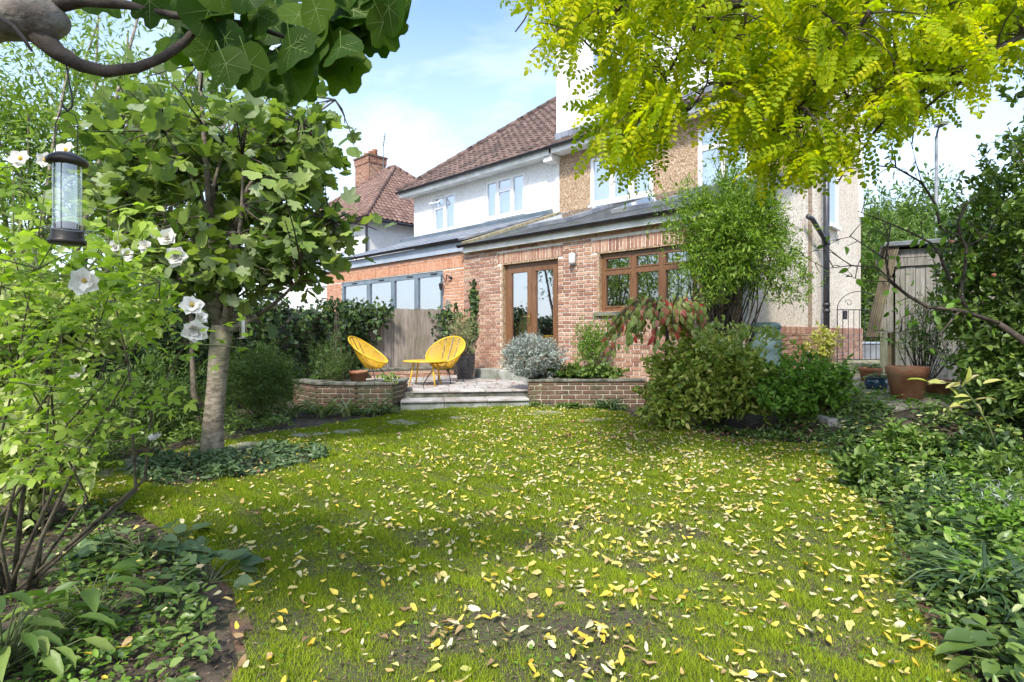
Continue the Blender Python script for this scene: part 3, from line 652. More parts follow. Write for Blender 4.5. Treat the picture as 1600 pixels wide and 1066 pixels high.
# downpipes
mb = MB(); mb.tube([(6.12, -.175, 3.14), (6.12, -.175, 3.05), (6.12, -.07, 2.9), (6.12, -.07, .45)], .036, 10); [mb.tube([(6.12, -.07, z), (6.12, -.07, z + .05)], .044, 10) for z in (.9, 1.9, 2.75)]; mb.build('downpipe', M_pipe, house, True)
mb = MB(); mb.tube([(6.47, 3.8, .3), (6.47, 3.8, 6.0)], .058, 12); [mb.tube([(6.47, 3.8, z), (6.47, 3.8, z + .07)], .07, 12) for z in (1.05, 1.62, 1.74, 2.95, 4.2, 5.4)]
mb.tube([(6.44, 2.75, 3.36), (6.46, 2.95, 3.34), (6.47, 3.6, 3.08), (6.47, 3.8, 2.95)], .045, 10); mb.tube([(6.47, 3.8, 6.0), (6.45, 3.3, 6.15), (6.45, 2.9, 6.1)], .05, 10)
mb.build('soil_pipe', M_pipe, house, True)
# bulkhead lamp beside the doors
lt = MB(); lt.lathe([(0.0, -.11), (.05, -.105), (.066, -.07), (.066, .07), (.05, .105), (0, .11)], 14, (3.16, -.055, 2.62)); lamp = lt.build('wall_lamp', M_whitewood, house, True)
MB().box(3.10, 3.22, -.02, .0, 2.50, 2.74).build('back_plate', M_galv, lamp)

# ---- neighbour's house -----------------------------------------------------
def pantiles(mb, M, poly, w=.245, ex=.27):
    us = [p[0] for p in poly]; ss = [p[1] for p in poly]; P = poly
    s = min(ss)
    prof = [(0, .0), (.12, .022), (.3, .042), (.48, .026), (.62, .004), (.82, -.006), (1.0, .0)]
    while s < max(ss):
        u = min(us)
        while u < max(us):
            if inpoly(np.array([u + w / 2]), np.array([s + ex / 2]), P)[0]:
                dz = random.uniform(-.003, .003); vs = []
                for (q, hz) in prof: vs += [M @ Vector((u + q * w, s, hz + .03 + dz)), M @ Vector((u + q * w, s + ex * 1.1, hz + .004 + dz)), M @ Vector((u + q * w, s, hz + .012 + dz))]
                n = len(prof); fs = []
                for i in range(n - 1): fs += [(3 * i, 3 * i + 3, 3 * i + 4, 3 * i + 1), (3 * i + 2, 3 * i + 5, 3 * i + 3, 3 * i)]
                mb.add(vs, fs)
            u += w
        s += ex
neigh = thing('neighbour_house', 'attached house with white pebbledash wall, brown clay tile hipped roof and grey sliding doors', 'house', HO, HA)
nb = neigh
BF = (-5.60, -.80, .35, 2.72)
mb = MB(); wall_with_holes(mb, -6.5, -.005, .0, 3.12, .045, .25, [BF]); mb.box(-6.5, -6.3, .25, 3.1, 0, 3.1); mb.build('extension_wall', M_mortar, nb)
bl = brick_layout(-6.5, -.012, .1, 2.80, [BF], start=1) ; bl = [b for b in bl if not (b[2] > 2.70)] + soldier(-6.49, -.012, 2.74, 2.96) + brick_layout(-6.5, -.012, 2.97, 3.10)
lay_bricks(nb, bl, M_brick_o, 160, lambda b: b[0] + (3 if b[2] > 1.5 else 0), yf=.033, seed=9)
bf = window(nb, *BF, .06, [.305, .555, .772], M_frame_g, M_glass_w, None, M_room, .09, name='sliding_door')
mb = MB()
for (a, b) in ((-5.3, -4.2), (-3.9, -3.0), (-2.6, -2.1), (-1.6, -1.1)): mb.box(a + .3, a + .55, .03, .058, 2.655, 2.675)
mb.build('trickle_vent', M_black, bf)
MB().box(-6.6, -.01, -.03, .043, 3.10, 3.32).build('fascia', M_greyfascia, nb)
gutter(nb, -6.6, -.05, -.10, 3.38)
M3, L3 = slope_M(-.10, 3.38, 3.10, 4.45)
mb = MB().box(-6.6, .08, 0, L3, -.05, 0, M=M3); r3 = mb.build('extension_roof', M_lead, nb)
mb = MB(); [mb.box(-6.6, .06, s, s + .03, .001, .012, M=M3) for s in (.55, 1.2, 1.9, 2.6)]; mb.box(-6.6, .06, L3 - .28, L3, .002, .10, M=M3); mb.build('roll', M_frame_g, r3, kind='stuff')
N1 = (-5.11, -3.97, 4.55, 5.72); N2 = (-2.60, -.98, 4.62, 5.76)
mb = MB(); wall_with_holes(mb, -6.18, .268, .2, 5.92, 3.10, 3.35, [N1, N2]); mb.box(-6.18, -5.95, 3.35, 11.1, .2, 5.92); mb.build('rear_wall', M_dash_w, nb)
wn1 = window(nb, *N1, 3.12, [.5], M_white, M_glass_w, [5.35, None], M_curtain, .055, sill=.05); window(nb, *N2, 3.12, [.31, .68], M_white, M_glass_w, [None, 5.40, None], M_curtain, .055, sill=.05)
op = MB(); Mo = Matrix.Translation((-5.06, 3.10, 5.68)) @ Matrix.Rotation(R(-42), 4, 'X')
op.box(0, .5, -.02, .01, -.32, -.28, M=Mo); op.box(0, .5, -.02, .01, -.04, 0, M=Mo); op.box(0, .04, -.02, .01, -.28, -.04, M=Mo); op.box(.46, .5, -.02, .01, -.28, -.04, M=Mo); op.build('open_vent', M_white, wn1)
MB().box(-6.50, .24, 2.72, 3.10, 5.90, 5.925).build('soffit', M_whitewood, nb)
MB().box(-6.50, .24, 2.69, 2.715, 5.86, 6.02).build('fascia', M_whitewood, nb)
gutter(nb, -6.52, .24, 2.62, 6.04)
def hiproof(name, parent, ua, ub, ya, yb, z, pitch, mt, hipL=True, hipR=False, ov=.38):
    """roof over local rect; ridge along x"""
    h = (yb - ya) / 2 + ov; tz = math.tan(pitch) * h; yr = (ya + yb) / 2
    a, b = ua - ov, ub + (ov if hipR else 0); ra, rb = a + h if hipL else a, (b - h if hipR else b)
    y0, y1 = ya - ov, yb + ov; vs = [(a, y0, z), (b, y0, z), (b, y1, z), (a, y1, z), (ra, yr, z + tz), (rb, yr, z + tz)]
    deck = MB().add(vs, [(0, 1, 5, 4), (2, 3, 4, 5), (3, 0, 4), (1, 2, 5), (0, 3, 2, 1)]); rf = deck.build(name, mt, parent)
    M, Ls = slope_M(y0, z + .02, yr, z + tz + .02); mb = MB(); pantiles(mb, M, [(a, 0), (b, 0), (rb, Ls), (ra, Ls)])
    if hipR:
        # right hip slope (faces +x)
        hh = h; d = Vector((-hh, 0, tz)).normalized(); x = Vector((0, 1, 0)); n = x.cross(d)
        MR = Matrix(((x.x, d.x, n.x, b), (x.y, d.y, n.y, y0), (x.z, d.z, n.z, z + .02), (0, 0, 0, 1)))
        pantiles(mb, MR, [(0, 0), (2 * h, 0), (h, math.hypot(hh, tz))])
    if hipL:
        d = Vector((h, 0, tz)).normalized(); x = Vector((0, -1, 0)); n = x.cross(d)
        ML_ = Matrix(((x.x, d.x, n.x, a), (x.y, d.y, n.y, y1), (x.z, d.z, n.z, z + .02), (0, 0, 0, 1))); pantiles(mb, ML_, [(0, 0), (2 * h, 0), (h, math.hypot(h, tz))])
    mb.build('tile', mt, rf, kind='stuff')
    lines = []
    if hipL: lines += [((a, y0, z), (ra, yr, z + tz))]
    if hipR: lines += [((b, y0, z), (rb, yr, z + tz)), ((b, y1, z), (rb, yr, z + tz))]
    lines.append(((ra, yr, z + tz), (rb, yr, z + tz)))
    for p, q in lines:
        p = Vector(p); q = Vector(q); n = max(1, int((q - p).length / .4)); e = Vector((0, 0, .05))
        for i in range(n):
            s = p.lerp(q, i / n) + e; t_ = p.lerp(q, (i + 1.08) / n) + e; MB().tube([s, t_], [.125, .105], 10).build('ridge_tile', M_tile_p if hipR else mt, rf, True)
    return rf
hiproof('roof', nb, -6.18, .27, 3.1, 11.1, 6.03, R(40), M_tile)
# bracket lamp on the neighbour's wall
bl_ = MB(); bl_.tube([(-.48, .03, 2.52), (-.48, -.02, 2.52)], .035, 8)
bl_.tube([(-.48 - .26 * t_, -.05 - .02 * math.sin(t_ * 9), 2.52 + .07 * math.sin(t_ * 9)) for t_ in np.linspace(0, 1, 14)], .011, 6)
bl_.lathe([(0.0, .06), (.05, .04), (.055, .02), (.035, -.10), (.01, -.13), (0, -.13)], 8, (-.76, -.06, 2.36)); bl_.tube([(-.74, -.05, 2.52), (-.76, -.06, 2.42)], .008, 5)
bl_.build('bracket_lamp', M_dark, nb)

# ---- third house further along --------------------------------------------
far_o = Vector((-5.98, 23.3, 0))
far_h = thing('distant_house', 'white house with red tiled hip roof and brick chimney seen past the fig tree', 'house', far_o, HA)
mb = MB(); mb.box(-8.5, 0, 0, .25, 0, 5.95); mb.box(-.25, 0, .25, 8, 0, 5.95); mb.box(-8.5, -8.3, .25, 8, 0, 5.95); mb.build('wall', M_dash_w, far_h)
hiproof('roof', far_h, -8.5, 0, 0, 8, 5.97, R(41), M_tile_p, True, True)
gutter(far_h, -8.8, .35, -.42, 5.95); 
mb = MB(); mb.tube([(.42, -.4, 5.9), (.42, 8.3, 5.9)], .06, 6); mb.tube([(.05, -.1, 5.85), (.05, -.1, 0)], .05, 6); mb.build('downpipe', M_black, far_h)
window(far_h, -5.2, -3.2, 3.4, 4.9, -.06, [.33, .66], M_white, M_glass_w, None, None, .08); window(far_h, -2.2, -1.0, 3.5, 4.9, -.06, [.5], M_white, M_glass_w, None, None, .08)
MB().box(.002, .03, 2.7, 3.0, 4.95, 5.2).build('air_vent', M_dark, far_h)
ch = MB().box(-7.3, -5.9, 3.7, 4.7, 8.0, 10.8).build('chimney', M_mortar, far_h)
bb = MB()
for z in np.arange(8.3, 10.74, .076):
    k = int(z / .076) % 2
    e = .04 if z > 10.4 else 0
    for i in range(-1, 7):
        a = -7.3 - e + i * .226 + k * .11; a2 = max(a, -7.32 - e); b2 = min(a + .208, -5.88 + e)
        if b2 > a2: bb.box(a2, b2, 3.68 - e, 3.71, z, z + .060)
    for i in range(-1, 5):
        a = 3.68 - e + i * .226 + k * .11; a2 = max(a, 3.68 - e); b2 = min(a + .215, 4.72 + e)
        if b2 > a2: bb.box(-5.91, -5.88 + e, a2, b2, z, z + .060)
bb.build('brickwork', M_brick, ch, kind='stuff')
MB().box(-7.4, -5.8, 3.6, 4.8, 10.77, 10.86).build('chimney_cap', M_brick_y, ch)
for x in (-7.0, -6.55, -6.15): MB().lathe([(.0, 0), (.15, 0), (.13, .3), (.15, .34), (.15, .38), (.11, .38), (.1, .1)], 12, (x, 4.2, 10.86)).build('chimney_pot', M_terra, ch, True)
mb = MB(); mb.tube([(-5.8, 4.5, 9.6), (-5.8, 4.5, 11.5)], .022, 5); mb.tube([(-5.8, 4.5, 11.4), (-5.0, 4.1, 11.8)], .02, 4)
for i in range(5): q = Vector((-5.7, 4.45, 11.45)).lerp(Vector((-5.0, 4.1, 11.8)), i / 4); mb.tube([q + Vector((.05, .12, 0)), q - Vector((.05, .12, 0))], .01, 4)
mb.build('aerial', M_galv, ch)

# ------------------------------------------------------------------ patio, steps, planters
PZ = .27
A0 = Vector((-1.75, 8.80)); B0 = Vector((.28, 9.12))         # front of the lower step
dS = (B0 - A0).normalized(); nS = Vector((-dS.y, dS.x))
patio_poly = [tuple(A0 + nS * .36 - dS * .02), tuple(B0 + nS * .36 + dS * .3), (1.9, 10.1)] + [tuple(hw(u, -.001).xy) for u in (3.0, .0)] + [(-1.5, 12.82), (-3.1, 12.12), (-3.5, 11.2), (-3.6, 10.0), (-1.85, 9.3)]
patio = MB().prism(patio_poly[::-1] if False else patio_poly, .02, PZ - .03).build('patio', M_coping, None, kind='structure')
ang = math.atan2(dS.y, dS.x); Mp = Matrix.Translation((A0.x, A0.y, 0)) @ Matrix.Rotation(ang, 4, 'Z')
rr = random.Random(5); mi = Mp.inverted(); n_s = 0
y = .36
row = 0
while y < 5:
    dpt = rr.choice([.3, .45, .45, .6]); x = -2.6 - rr.random() * .3
    while x < 4.5:
        w = rr.choice([.3, .45, .6, .6]); c = Mp @ Vector((x + w / 2, y + dpt / 2, 0)); cs = [Mp @ Vector(p) for p in ((x + .02, y + .02, 0), (x + w - .02, y + .02, 0), (x + w - .02, y + dpt - .02, 0), (x + .02, y + dpt - .02, 0))]
        if all(inpoly(np.array([q.x]), np.array([q.y]), patio_poly)[0] for q in cs):
            dz = rr.uniform(-.003, .003)
            front = row == 0
            MB().cbox(x + .006, x + w - .006, y - (.03 if front else -.006), y + dpt - .006, PZ - .035 + dz, PZ + dz, .005, M=Mp).build('paving_slab', M_stone, patio)
        x += w
    y += dpt; row += 1
# steps
stp = thing('garden_steps', 'two wide stone steps leading from the lawn up to the patio', 'steps')
WS = (B0 - A0).length
for k in range(3):
    a, b = WS * k / 3, WS * (k + 1) / 3
    MB().cbox(a + .004, b - .004, -.03, .37, .115, .155, .008, M=Mp).build('tread', M_stone, stp)
    MB().cbox(a + .003 , b - .003, .0, .04, -.02, .114, .004, M=Mp).build('riser', M_riser, stp)
    MB().cbox(a + .003, b - .003, .36, .40, .156, PZ - .037, .004, M=Mp).build('riser', M_riser, stp)
# planter walls: polyline of faces
def polywall(name, label, pts, top, soil_poly, seed, base=-.03, thick=.21, close_left=True):
    t = thing(name, label, 'raised planter'); rr_ = random.Random(seed)
    core = MB(); total = 0; bid = 0
    for i in range(len(pts) - 1):
        a = Vector(pts[i]); b = Vector(pts[i + 1]); Ls = (b - a).length; ang = math.atan2(b.y - a.y, b.x - a.x)
        Mw = Matrix.Translation((a.x, a.y, 0)) @ Matrix.Rotation(ang, 4, 'Z')
        core.box(.03, Ls - .03, .012, thick, base, top - .045, M=Mw)
        for (u0, u1, z0, z1, full) in brick_layout(0, Ls, -.01, top - .05, bond='stretcher', start=i):
            o = MB().cbox(u0, u1, rr_.uniform(-.003, .003), .05, z0, z1, .005, M=Mw).build('brick', M_brick_y, t)
        n = max(1, round(Ls / .225))
        for k in range(n):
            MB().cbox(Ls * k / n + .003, Ls * (k + 1) / n - .003, -.02, thick + .01, top - .044 + rr_.uniform(-.002, .002), top, .008, M=Mw).build('coping_brick', M_coping, t)
    core.build('mortar_core', M_mortar_w, t)
    MB().prism(soil_poly, .02, top - .07).build('soil_fill', M_soil, t)
    return t
polywall('left_planter', 'curved brown brick planter left of the stone steps holding a terracotta pot', [(-3.65, 9.35), (-3.05, 8.72), (-2.4, 8.62), (-1.86, 8.74), (-1.76, 9.2), (-1.8, 9.7)], .45, [(-3.6, 9.45), (-3.0, 8.85), (-2.4, 8.78), (-2.0, 8.9), (-1.95, 9.6), (-2.3, 10.0), (-3.5, 10.1)], 1)
polywall('right_planter', 'brown brick planter right of the stone steps with the silver bush', [(.32, 9.75), (.26, 9.16), (2.2, 9.24)], .46, [(.45, 9.8), (.42, 9.32), (1.7, 9.38), (2.2, 9.36), (2.5, 9.55), (1.9, 10.1), (1.5, 10.35), (1.0, 10.3)], 2)
# low brick kerb under fence
fence_pts = [(-3.22, 12.10), (-1.42, 12.86)]
fa = Vector(fence_pts[0]); fb = Vector(fence_pts[1]); Lf = (fb - fa).length; fang = math.atan2(fb.y - fa.y, fb.x - fa.x); Mf = Matrix.Translation((fa.x, fa.y, 0)) @ Matrix.Rotation(fang, 4, 'Z')
lw = thing('low_brick_wall', 'low brick kerb wall running below the wooden fence', 'wall'); MB().box(0, Lf, -.28, -.06, .1, .44, M=Mf).build('mortar_core', M_mortar_w, lw)
for (u0, u1, z0, z1, full) in brick_layout(0, Lf, .25, .42, bond='stretcher'): MB().cbox(u0, u1, -.295, -.25, z0, z1, .005, M=Mf).build('brick', M_brick, lw)
for k in range(8): MB().cbox(Lf * k / 8 + .003, Lf * (k + 1) / 8 - .003, -.31, -.04, .425, .465, .006, M=Mf).build('coping_brick', M_coping, lw)
# fence
fn = thing('wooden_fence', 'weathered vertical board fence behind the yellow chairs', 'fence')
nbd = 26
for k in range(nbd):
    a = Lf * k / nbd; w = Lf / nbd; rr_ = random.Random(k); z1 = 1.76 + rr_.uniform(-.012, .012)
    vs = [Mf @ Vector(p) for p in ((a, -.012, .3), (a + w + .015, .004, .3), (a + w + .015, .012, .3), (a, .010, .3), (a, -.014, z1), (a + w + .015, .004, z1), (a + w + .015, .012, z1), (a, .010, z1))]
    MB().add(vs, [(0, 3, 2, 1), (4, 5, 6, 7), (0, 1, 5, 4), (1, 2, 6, 5), (2, 3, 7, 6), (3, 0, 4, 7)]).build('board', M_fence, fn)
for z in (.5, 1.1, 1.6): MB().box(-.05, Lf, .02, .07, z, z + .08, M=Mf).build('rail', M_fence, fn)
MB().cbox(Lf - .10, Lf + .0, -.06, .04, .2, 1.98, .02, M=Mf).build('post', M_fence, fn)
# long boundary fence under the ivy
ivy_line = [(-3.22, 12.10), (-4.35, 10.4), (-5.0, 8.4), (-5.5, 6.2), (-5.9, 3.5), (-6.0, .5)]
f2 = thing('boundary_fence', 'old boundary fence buried in dark ivy along the left side', 'fence')
for i in range(len(ivy_line) - 1):
    a = Vector(ivy_line[i]); b = Vector(ivy_line[i + 1]); Ls = (b - a).length; Mw = Matrix.Translation((a.x, a.y, 0)) @ Matrix.Rotation(math.atan2(b.y - a.y, b.x - a.x), 4, 'Z'); MB().box(0, Ls, -.03, .03, 0, 1.65, M=Mw).build('panel', M_fence, f2); MB().box(-.05, .05, -.05, .05, 0, 1.75, M=Mw).build('post', M_fence, f2)
# stepping stones
ss = [(195, 737, .34), (232, 722, .25), (292, 716, .22), (392, 697, .24), (480, 681, .2), (545, 676, .2), (633, 660, .26), (725, 655, .2), (848, 648, .3), (925, 658, .2)]
desc = ['nearest the rose bush', 'second from the rose bush', 'just left of the fig trunk', 'right of the fig trunk', 'below the iris leaves', 'between the iris and the steps', 'in front of the left planter corner', 'in front of the stone steps', 'in front of the right planter', 'on the lawn left of the turning tree']
for i, (px, py, r_) in enumerate(ss):
    Y = FPX * HC / (py - HY); p = at(px, py, Y); rr_ = random.Random(i + 40)
    poly = [(p.x + r_ * (1 + rr_.uniform(-.12, .12)) * math.cos(a), p.y + r_ * .8 * (1 + rr_.uniform(-.12, .12)) * math.sin(a)) for a in np.linspace(0, 6.28, 11)[:-1]]
    z = ghf(p.x, p.y); MB().prism(poly, z - .02, z + .022).build('stepping_stone', M_stepst, None, label='flat stepping stone ' + desc[i], cat='stepping stone', group='stepping stones round the lawn')
MB().prism([(3.35, 5.95), (4.1, 5.9), (4.15, 6.25), (3.4, 6.3)], .18, .30).build('paving_slab', M_stone, None, label='pale stone slab lying in soil beside the bright green bush', cat='slab')
# brick edging
M_edge = mat('edging_brick', [(.06, .04, .028), (.16, .08, .05), (.11, .07, .05)], 14, .9, .6, 50, rnd=.5, cols2=(.07, .09, .03), scale2=7)
ed = thing('left_brick_edging', 'sunken red brick edging along the left flower bed', 'edging')
def edging(t, pts, n, seed):
    rr_ = random.Random(seed); P = [Vector(p) for p in pts]; seg = [(P[i + 1] - P[i]).length for i in range(len(P) - 1)]; tot = sum(seg)
    for k in range(n):
        s = tot * (k + .5) / n; i = 0
        while s > seg[i]: s -= seg[i]; i += 1
        d = (P[i + 1] - P[i]).normalized(); c = P[i] + d * s; Mw = Matrix.Translation((c.x, c.y, 0)) @ Matrix.Rotation(math.atan2(d.y, d.x) + rr_.uniform(-.06, .06), 4, 'Z') @ Matrix.Rotation(rr_.uniform(-.06, .06), 4, 'X')
        z = ghf(c.x, c.y); MB().cbox(-tot / n / 2 + .008, tot / n / 2 - .008, -.045, .035, z - .05, z + .010 + rr_.uniform(-.02, .008), .008, M=Mw).build('brick', M_edge, t)
edging(ed, [(-.86, 1.2), (-.98, 2.07), (-1.28, 2.58), (-1.57, 2.9)], 9, 1)
ed2 = thing('right_brick_edging', 'mossy red brick edging along the right flower bed', 'edging'); edging(ed2, [(1.60, 1.3), (1.68, 2.2), (2.08, 2.94), (2.5, 3.7)], 12, 2)

# ------------------------------------------------------------------ furniture & pots
def chair(label, loc, rz):
    t = thing('string_chair', label, 'chair', loc, rz, 'yellow string patio chairs')
    N = 96; hoop = []; low = []
    for i in range(N):
        a = 2 * math.pi * i / N; s, c = math.sin(a), math.cos(a); yb = .36 * s; z = .60 + .25 * s + (.03 * s * s)
        hoop.append(Vector((.375 * c * (1 + .06 * s), yb + .03, z))); low.append(Vector((.17 * c, .10 * s - .03, .285 + .02 * s)))
    MB().tube(hoop, .013, 6, close=True).build('hoop', M_yellowp, t, True)
    MB().tube(low, .009, 5, close=True).build('seat_ring', M_dark, t, True)
    mb = MB()
    for i in range(N):
        h, l = hoop[i], low[i]; m_ = h.lerp(l, .5) + Vector((0, 0, -.03)); mb.tube([h, m_, l], .0062, 4, cap=False)
    mb.build('cord', M_yellow, t, True, kind='stuff')
    for sx in (-1, 1):
        for sy in (-1, 1):
            MB().tube([(sx * .15, sy * .09 - .03, .29), (sx * .29, sy * .27, .0)], .009, 6).build('leg', M_dark, t)
    fr_ = MB(); fr_.tube([hoop[24], (0, .12, .40), (0, -.03, .275)], .009, 5); fr_.tube([hoop[18], (.12, .1, .38), (.1, .04, .29)], .008, 5); fr_.tube([hoop[30], (-.12, .1, .38), (-.1, .04, .29)], .008, 5); fr_.tube([hoop[72], (0, -.2, .33), (0, -.12, .275)], .009, 5); fr_.build('frame', M_dark, t)
    return t
chair('yellow string chair seen from the front beside the black pot', (-1.30, 10.78, PZ), R(-22))
chair('yellow string chair seen in profile beside the ivy, behind the planter', (-2.72, 10.75, PZ), R(78))
tb = thing('round_table', 'round yellow metal side table between the two string chairs', 'table', (-1.58, 10.22, PZ))
MB().lathe([(0, .425), (.385, .425), (.40, .432), (.40, .442), (.385, .449), (0, .449)], 36).build('table_top', M_yellowp, tb, True)
for a in (40, 130, 220, 310): c, s = math.cos(R(a)), math.sin(R(a)); MB().tube([(.24 * c, .24 * s, .425), (.33 * c, .33 * s, 0)], .014, 7).build('leg', M_yellowp, tb, True)
def pot(name, label, loc, r, h, m, rim=.03, ribs=0, waist=.75, group=None):
    t = thing(name, label, 'pot', loc, 0, group); prof = [(0, 0), (r * waist, 0)]
    if ribs:
        for k in range(ribs):
            q = (k + .5) / ribs; rr_ = r * (waist + (1 - waist) * math.sin(q * math.pi * .62)); prof += [(rr_ - .004, h * (k + .1) / ribs), (rr_ + .006, h * (k + .5) / ribs), (rr_ - .004, h * (k + .95) / ribs)]
        prof += [(r + .01, h), (r - .015, h), (r - .02, h * .8)]
    else: prof += [(r * .94, h * .74), (r, h * .75), (r * 1.04, h * .98), (r * 1.03, h), (r * .95, h), (r * .93, h * .85)]
    MB().lathe(prof, 36).build('body', m, t, True); MB().lathe([(0, h * .86), (r * .95, h * .86)], 24).build('soil', M_soil, t); return t
pot('ribbed_pot', 'black ribbed glazed pot by the brick wall holding an olive bush', (-.97, 11.62, PZ), .21, .52, M_potblk, ribs=9, waist=.78)
pot('terracotta_pot', 'small terracotta pot standing on the left brick planter', at(560, 594, 9.45).xy[:] + (.40,), .155, .18, M_terra)
ZP = lambda x, y: ghf(x, y)
pot('terracotta_pot', 'large terracotta pot standing in front of the grey shed', (4.28, 6.08, .48), .195, .37, M_terra, waist=.72)
bp = thing('blue_pot', 'squat blue glazed pot beside the large terracotta pot', 'pot', (4.62, 7.12, ghf(4.62, 7.12))); MB().lathe([(0, 0), (.09, 0), (.12, .03), (.135, .08), (.13, .12), (.115, .145), (.14, .16), (.135, .165), (.11, .15), (.1, .12)], 30).build('body', M_blue, bp, True)
MB().lathe([(0, .13), (.11, .13)], 20).build('soil', M_soil, bp)
pot('brown_pot', 'small brown pot just behind the squat blue pot', (4.95, 7.75, ghf(4.95, 7.75)), .14, .2, M_terra)
pot('dark_pot', 'dark low pot half hidden behind the large terracotta pot', (4.85, 6.35, .5), .16, .18, M_terra)
# water butt
wb = thing('water_butt', 'grey-green plastic water butt standing against the pebbledash side wall', 'water butt', (3.78, 8.38, .50))
MB().lathe([(0, 0), (.18, 0), (.195, .05), (.215, .2), (.225, .4), (.222, .42), (.228, .44), (.228, .60), (.215, .62), (.21, .78), (.0, .78)], 30).build('barrel', M_butt, wb, True)
MB().lathe([(.0, .875), (.15, .875), (.185, .86), (.215, .825), (.222, .785), (.20, .781)], 30).build('lid', M_butt, wb, True)
MB().box(-.255, -.205, -.09, .05, .62, .80).build('handle', M_black, wb)
# grey bin beyond gate
bn = thing('grey_bin', 'grey plastic box beyond the garden gate', 'box', (9.05, 14.3, ghf(9.05, 14.3))); MB().prism([(-.22, -.18), (.22, -.18), (.22, .18), (-.22, .18)], 0, .38).build('body', M_galv, bn); MB().box(-.25, .25, -.21, .21, .381, .42).build('lid', M_greyfascia, bn)
# gate
gt = thing('iron_gate', 'thin dark wrought iron gate between the side wall and the shed', 'gate', (6.72, 11.6, 0)); gz = ghf(6.9, 11.6); W_ = .92
mb = MB(); [mb.tube([(x, 0, gz + .02), (x, 0, 1.72)], .011, 5) for x in (0, W_)]; mb.tube([(0, 0, gz + .08), (W_, 0, gz + .08)], .01, 5); mb.tube([(0, 0, 1.70), (W_, 0, 1.70)], .01, 5); mb.build('gate_frame', M_dark, gt)
for k in range(7): x = W_ * (k + 1) / 8; MB().tube([(x, 0, gz + .08), (x, 0, 1.70)], .007, 5).build('bar', M_dark, gt)
mb = MB(); mb.tube([(W_ / 2 + W_ / 2 * math.cos(a), 0, 1.70 + .38 * math.sin(a)) for a in np.linspace(0, math.pi, 16)], .008, 5)
for s in (-1, 1): mb.tube([(W_ / 2 + s * (.22 + .08 * math.cos(a) * (1 - a / 9)), 0, 1.84 + .08 * math.sin(a) * (1 - a / 9)) for a in np.linspace(0, 7, 20)], .006, 4)
mb.build('scroll', M_dark, gt); MB().box(.12, .2, -.02, .02, 1.5, 1.68).build('lock', M_dark, gt)
# shed
sx0 = 8.0
sh = thing('wooden_shed', 'weathered grey timber playhouse shed with steep shingled side and dark felt top', 'shed', (5.45, sx0, 0), R(-31))
sh.location = Vector((5.45, sx0, 0)) - Matrix.Rotation(R(-31), 3, 'Z') @ Vector((5.45, 0, 0))
prof_l = lambda z: 5.28 + (z - 1.22) * (5.47 - 5.20) / 1.2 if z > 1.22 else 5.42
nbw = 12
for k in range(nbw):
    a = 5.46 + k * .118; rr_ = random.Random(k); MB().box(a + .002, a + .113, rr_.uniform(0, .01), .03, .25, 1.24 if False else 2.36).build('board', M_shed, sh)
for k in range(3):                                             # left boards filling the slope
    a = 5.44 - .08 * (k + 1); zt = 1.22 + 1.14 * (1 - (k + 1) * .08 / .25) if k < 3 else 1.3
    MB().box(a + .002, a + .078, .004, .03, 1.22, max(zt, 1.30)).build('board', M_shed, sh)
for k in range(2): MB().box(5.44, 6.85, -.025 - .006 * k, -.002, 2.16 + k * .12, 2.275 + k * .12).build('top_board', M_shed, sh)
MB().box(5.28, 5.37, .0, .09, .3, 1.22).build('post', M_shed, sh); MB().box(5.375, 5.455, .16, .20, .3, 1.22).build('side_board', M_shedroof, sh)
MB().box(5.47, 6.85, .04, 2.2, .2, 2.36).build('body', M_shed, sh)
sr = MB(); sr.add([(5.16, -.08, 1.17), (5.42, -.08, 2.42), (5.42, 2.3, 2.42), (5.16, 2.3, 1.17), (5.22, -.08, 1.15), (5.48, -.08, 2.42), (5.48, 2.3, 2.42), (5.22, 2.3, 1.15)], [(0, 3, 2, 1), (4, 5, 6, 7), (0, 1, 5, 4), (1, 2, 6, 5), (2, 3, 7, 6), (3, 0, 4, 7)]); side_roof = sr.build('side_roof', M_shedroof, sh)
for k in range(6):                                             # barge battens seen edge on
    a = k * .012; MB().add([(5.10 + a * 2.2, -.10 - .0, 1.16), (5.12 + a * 2.2, -.10, 1.16), (5.37 + a * 2.2, -.10, 2.43), (5.35 + a * 2.2, -.10, 2.43), (5.10 + a * 2.2, -.06, 1.16), (5.12 + a * 2.2, -.06, 1.16), (5.37 + a * 2.2, -.06, 2.43), (5.35 + a * 2.2, -.06, 2.43)], [(0, 1, 2, 3), (4, 7, 6, 5), (0, 4, 5, 1), (1, 5, 6, 2), (2, 6, 7, 3), (3, 7, 4, 0)]).build('batten', M_shedroof, side_roof)
MB().cbox(5.30, 6.95, -.14, 2.35, 2.43, 2.50, .012).build('felt_top', M_slate, sh)
# street lamp
lp = thing('street_lamp', 'tall slim grey street lamp post rising behind the distant trees', 'street lamp', (18.9, 25, 0)); MB().tube([(0, 0, 0), (0, 0, 1.2), (0, 0, 1.25), (0, 0, 10)], [.11, .11, .075, .06], 10).build('post', M_galv, lp, True)
mb = MB(); mb.tube([(0, 0, 9.9), (-.1, -.2, 10.15), (-.4, -.7, 10.2)], .04, 8); mb.build('arm', M_galv, lp); MB().box(-.6, -.3, -1.1, -.65, 10.15, 10.27).build('lantern', M_galv, lp)
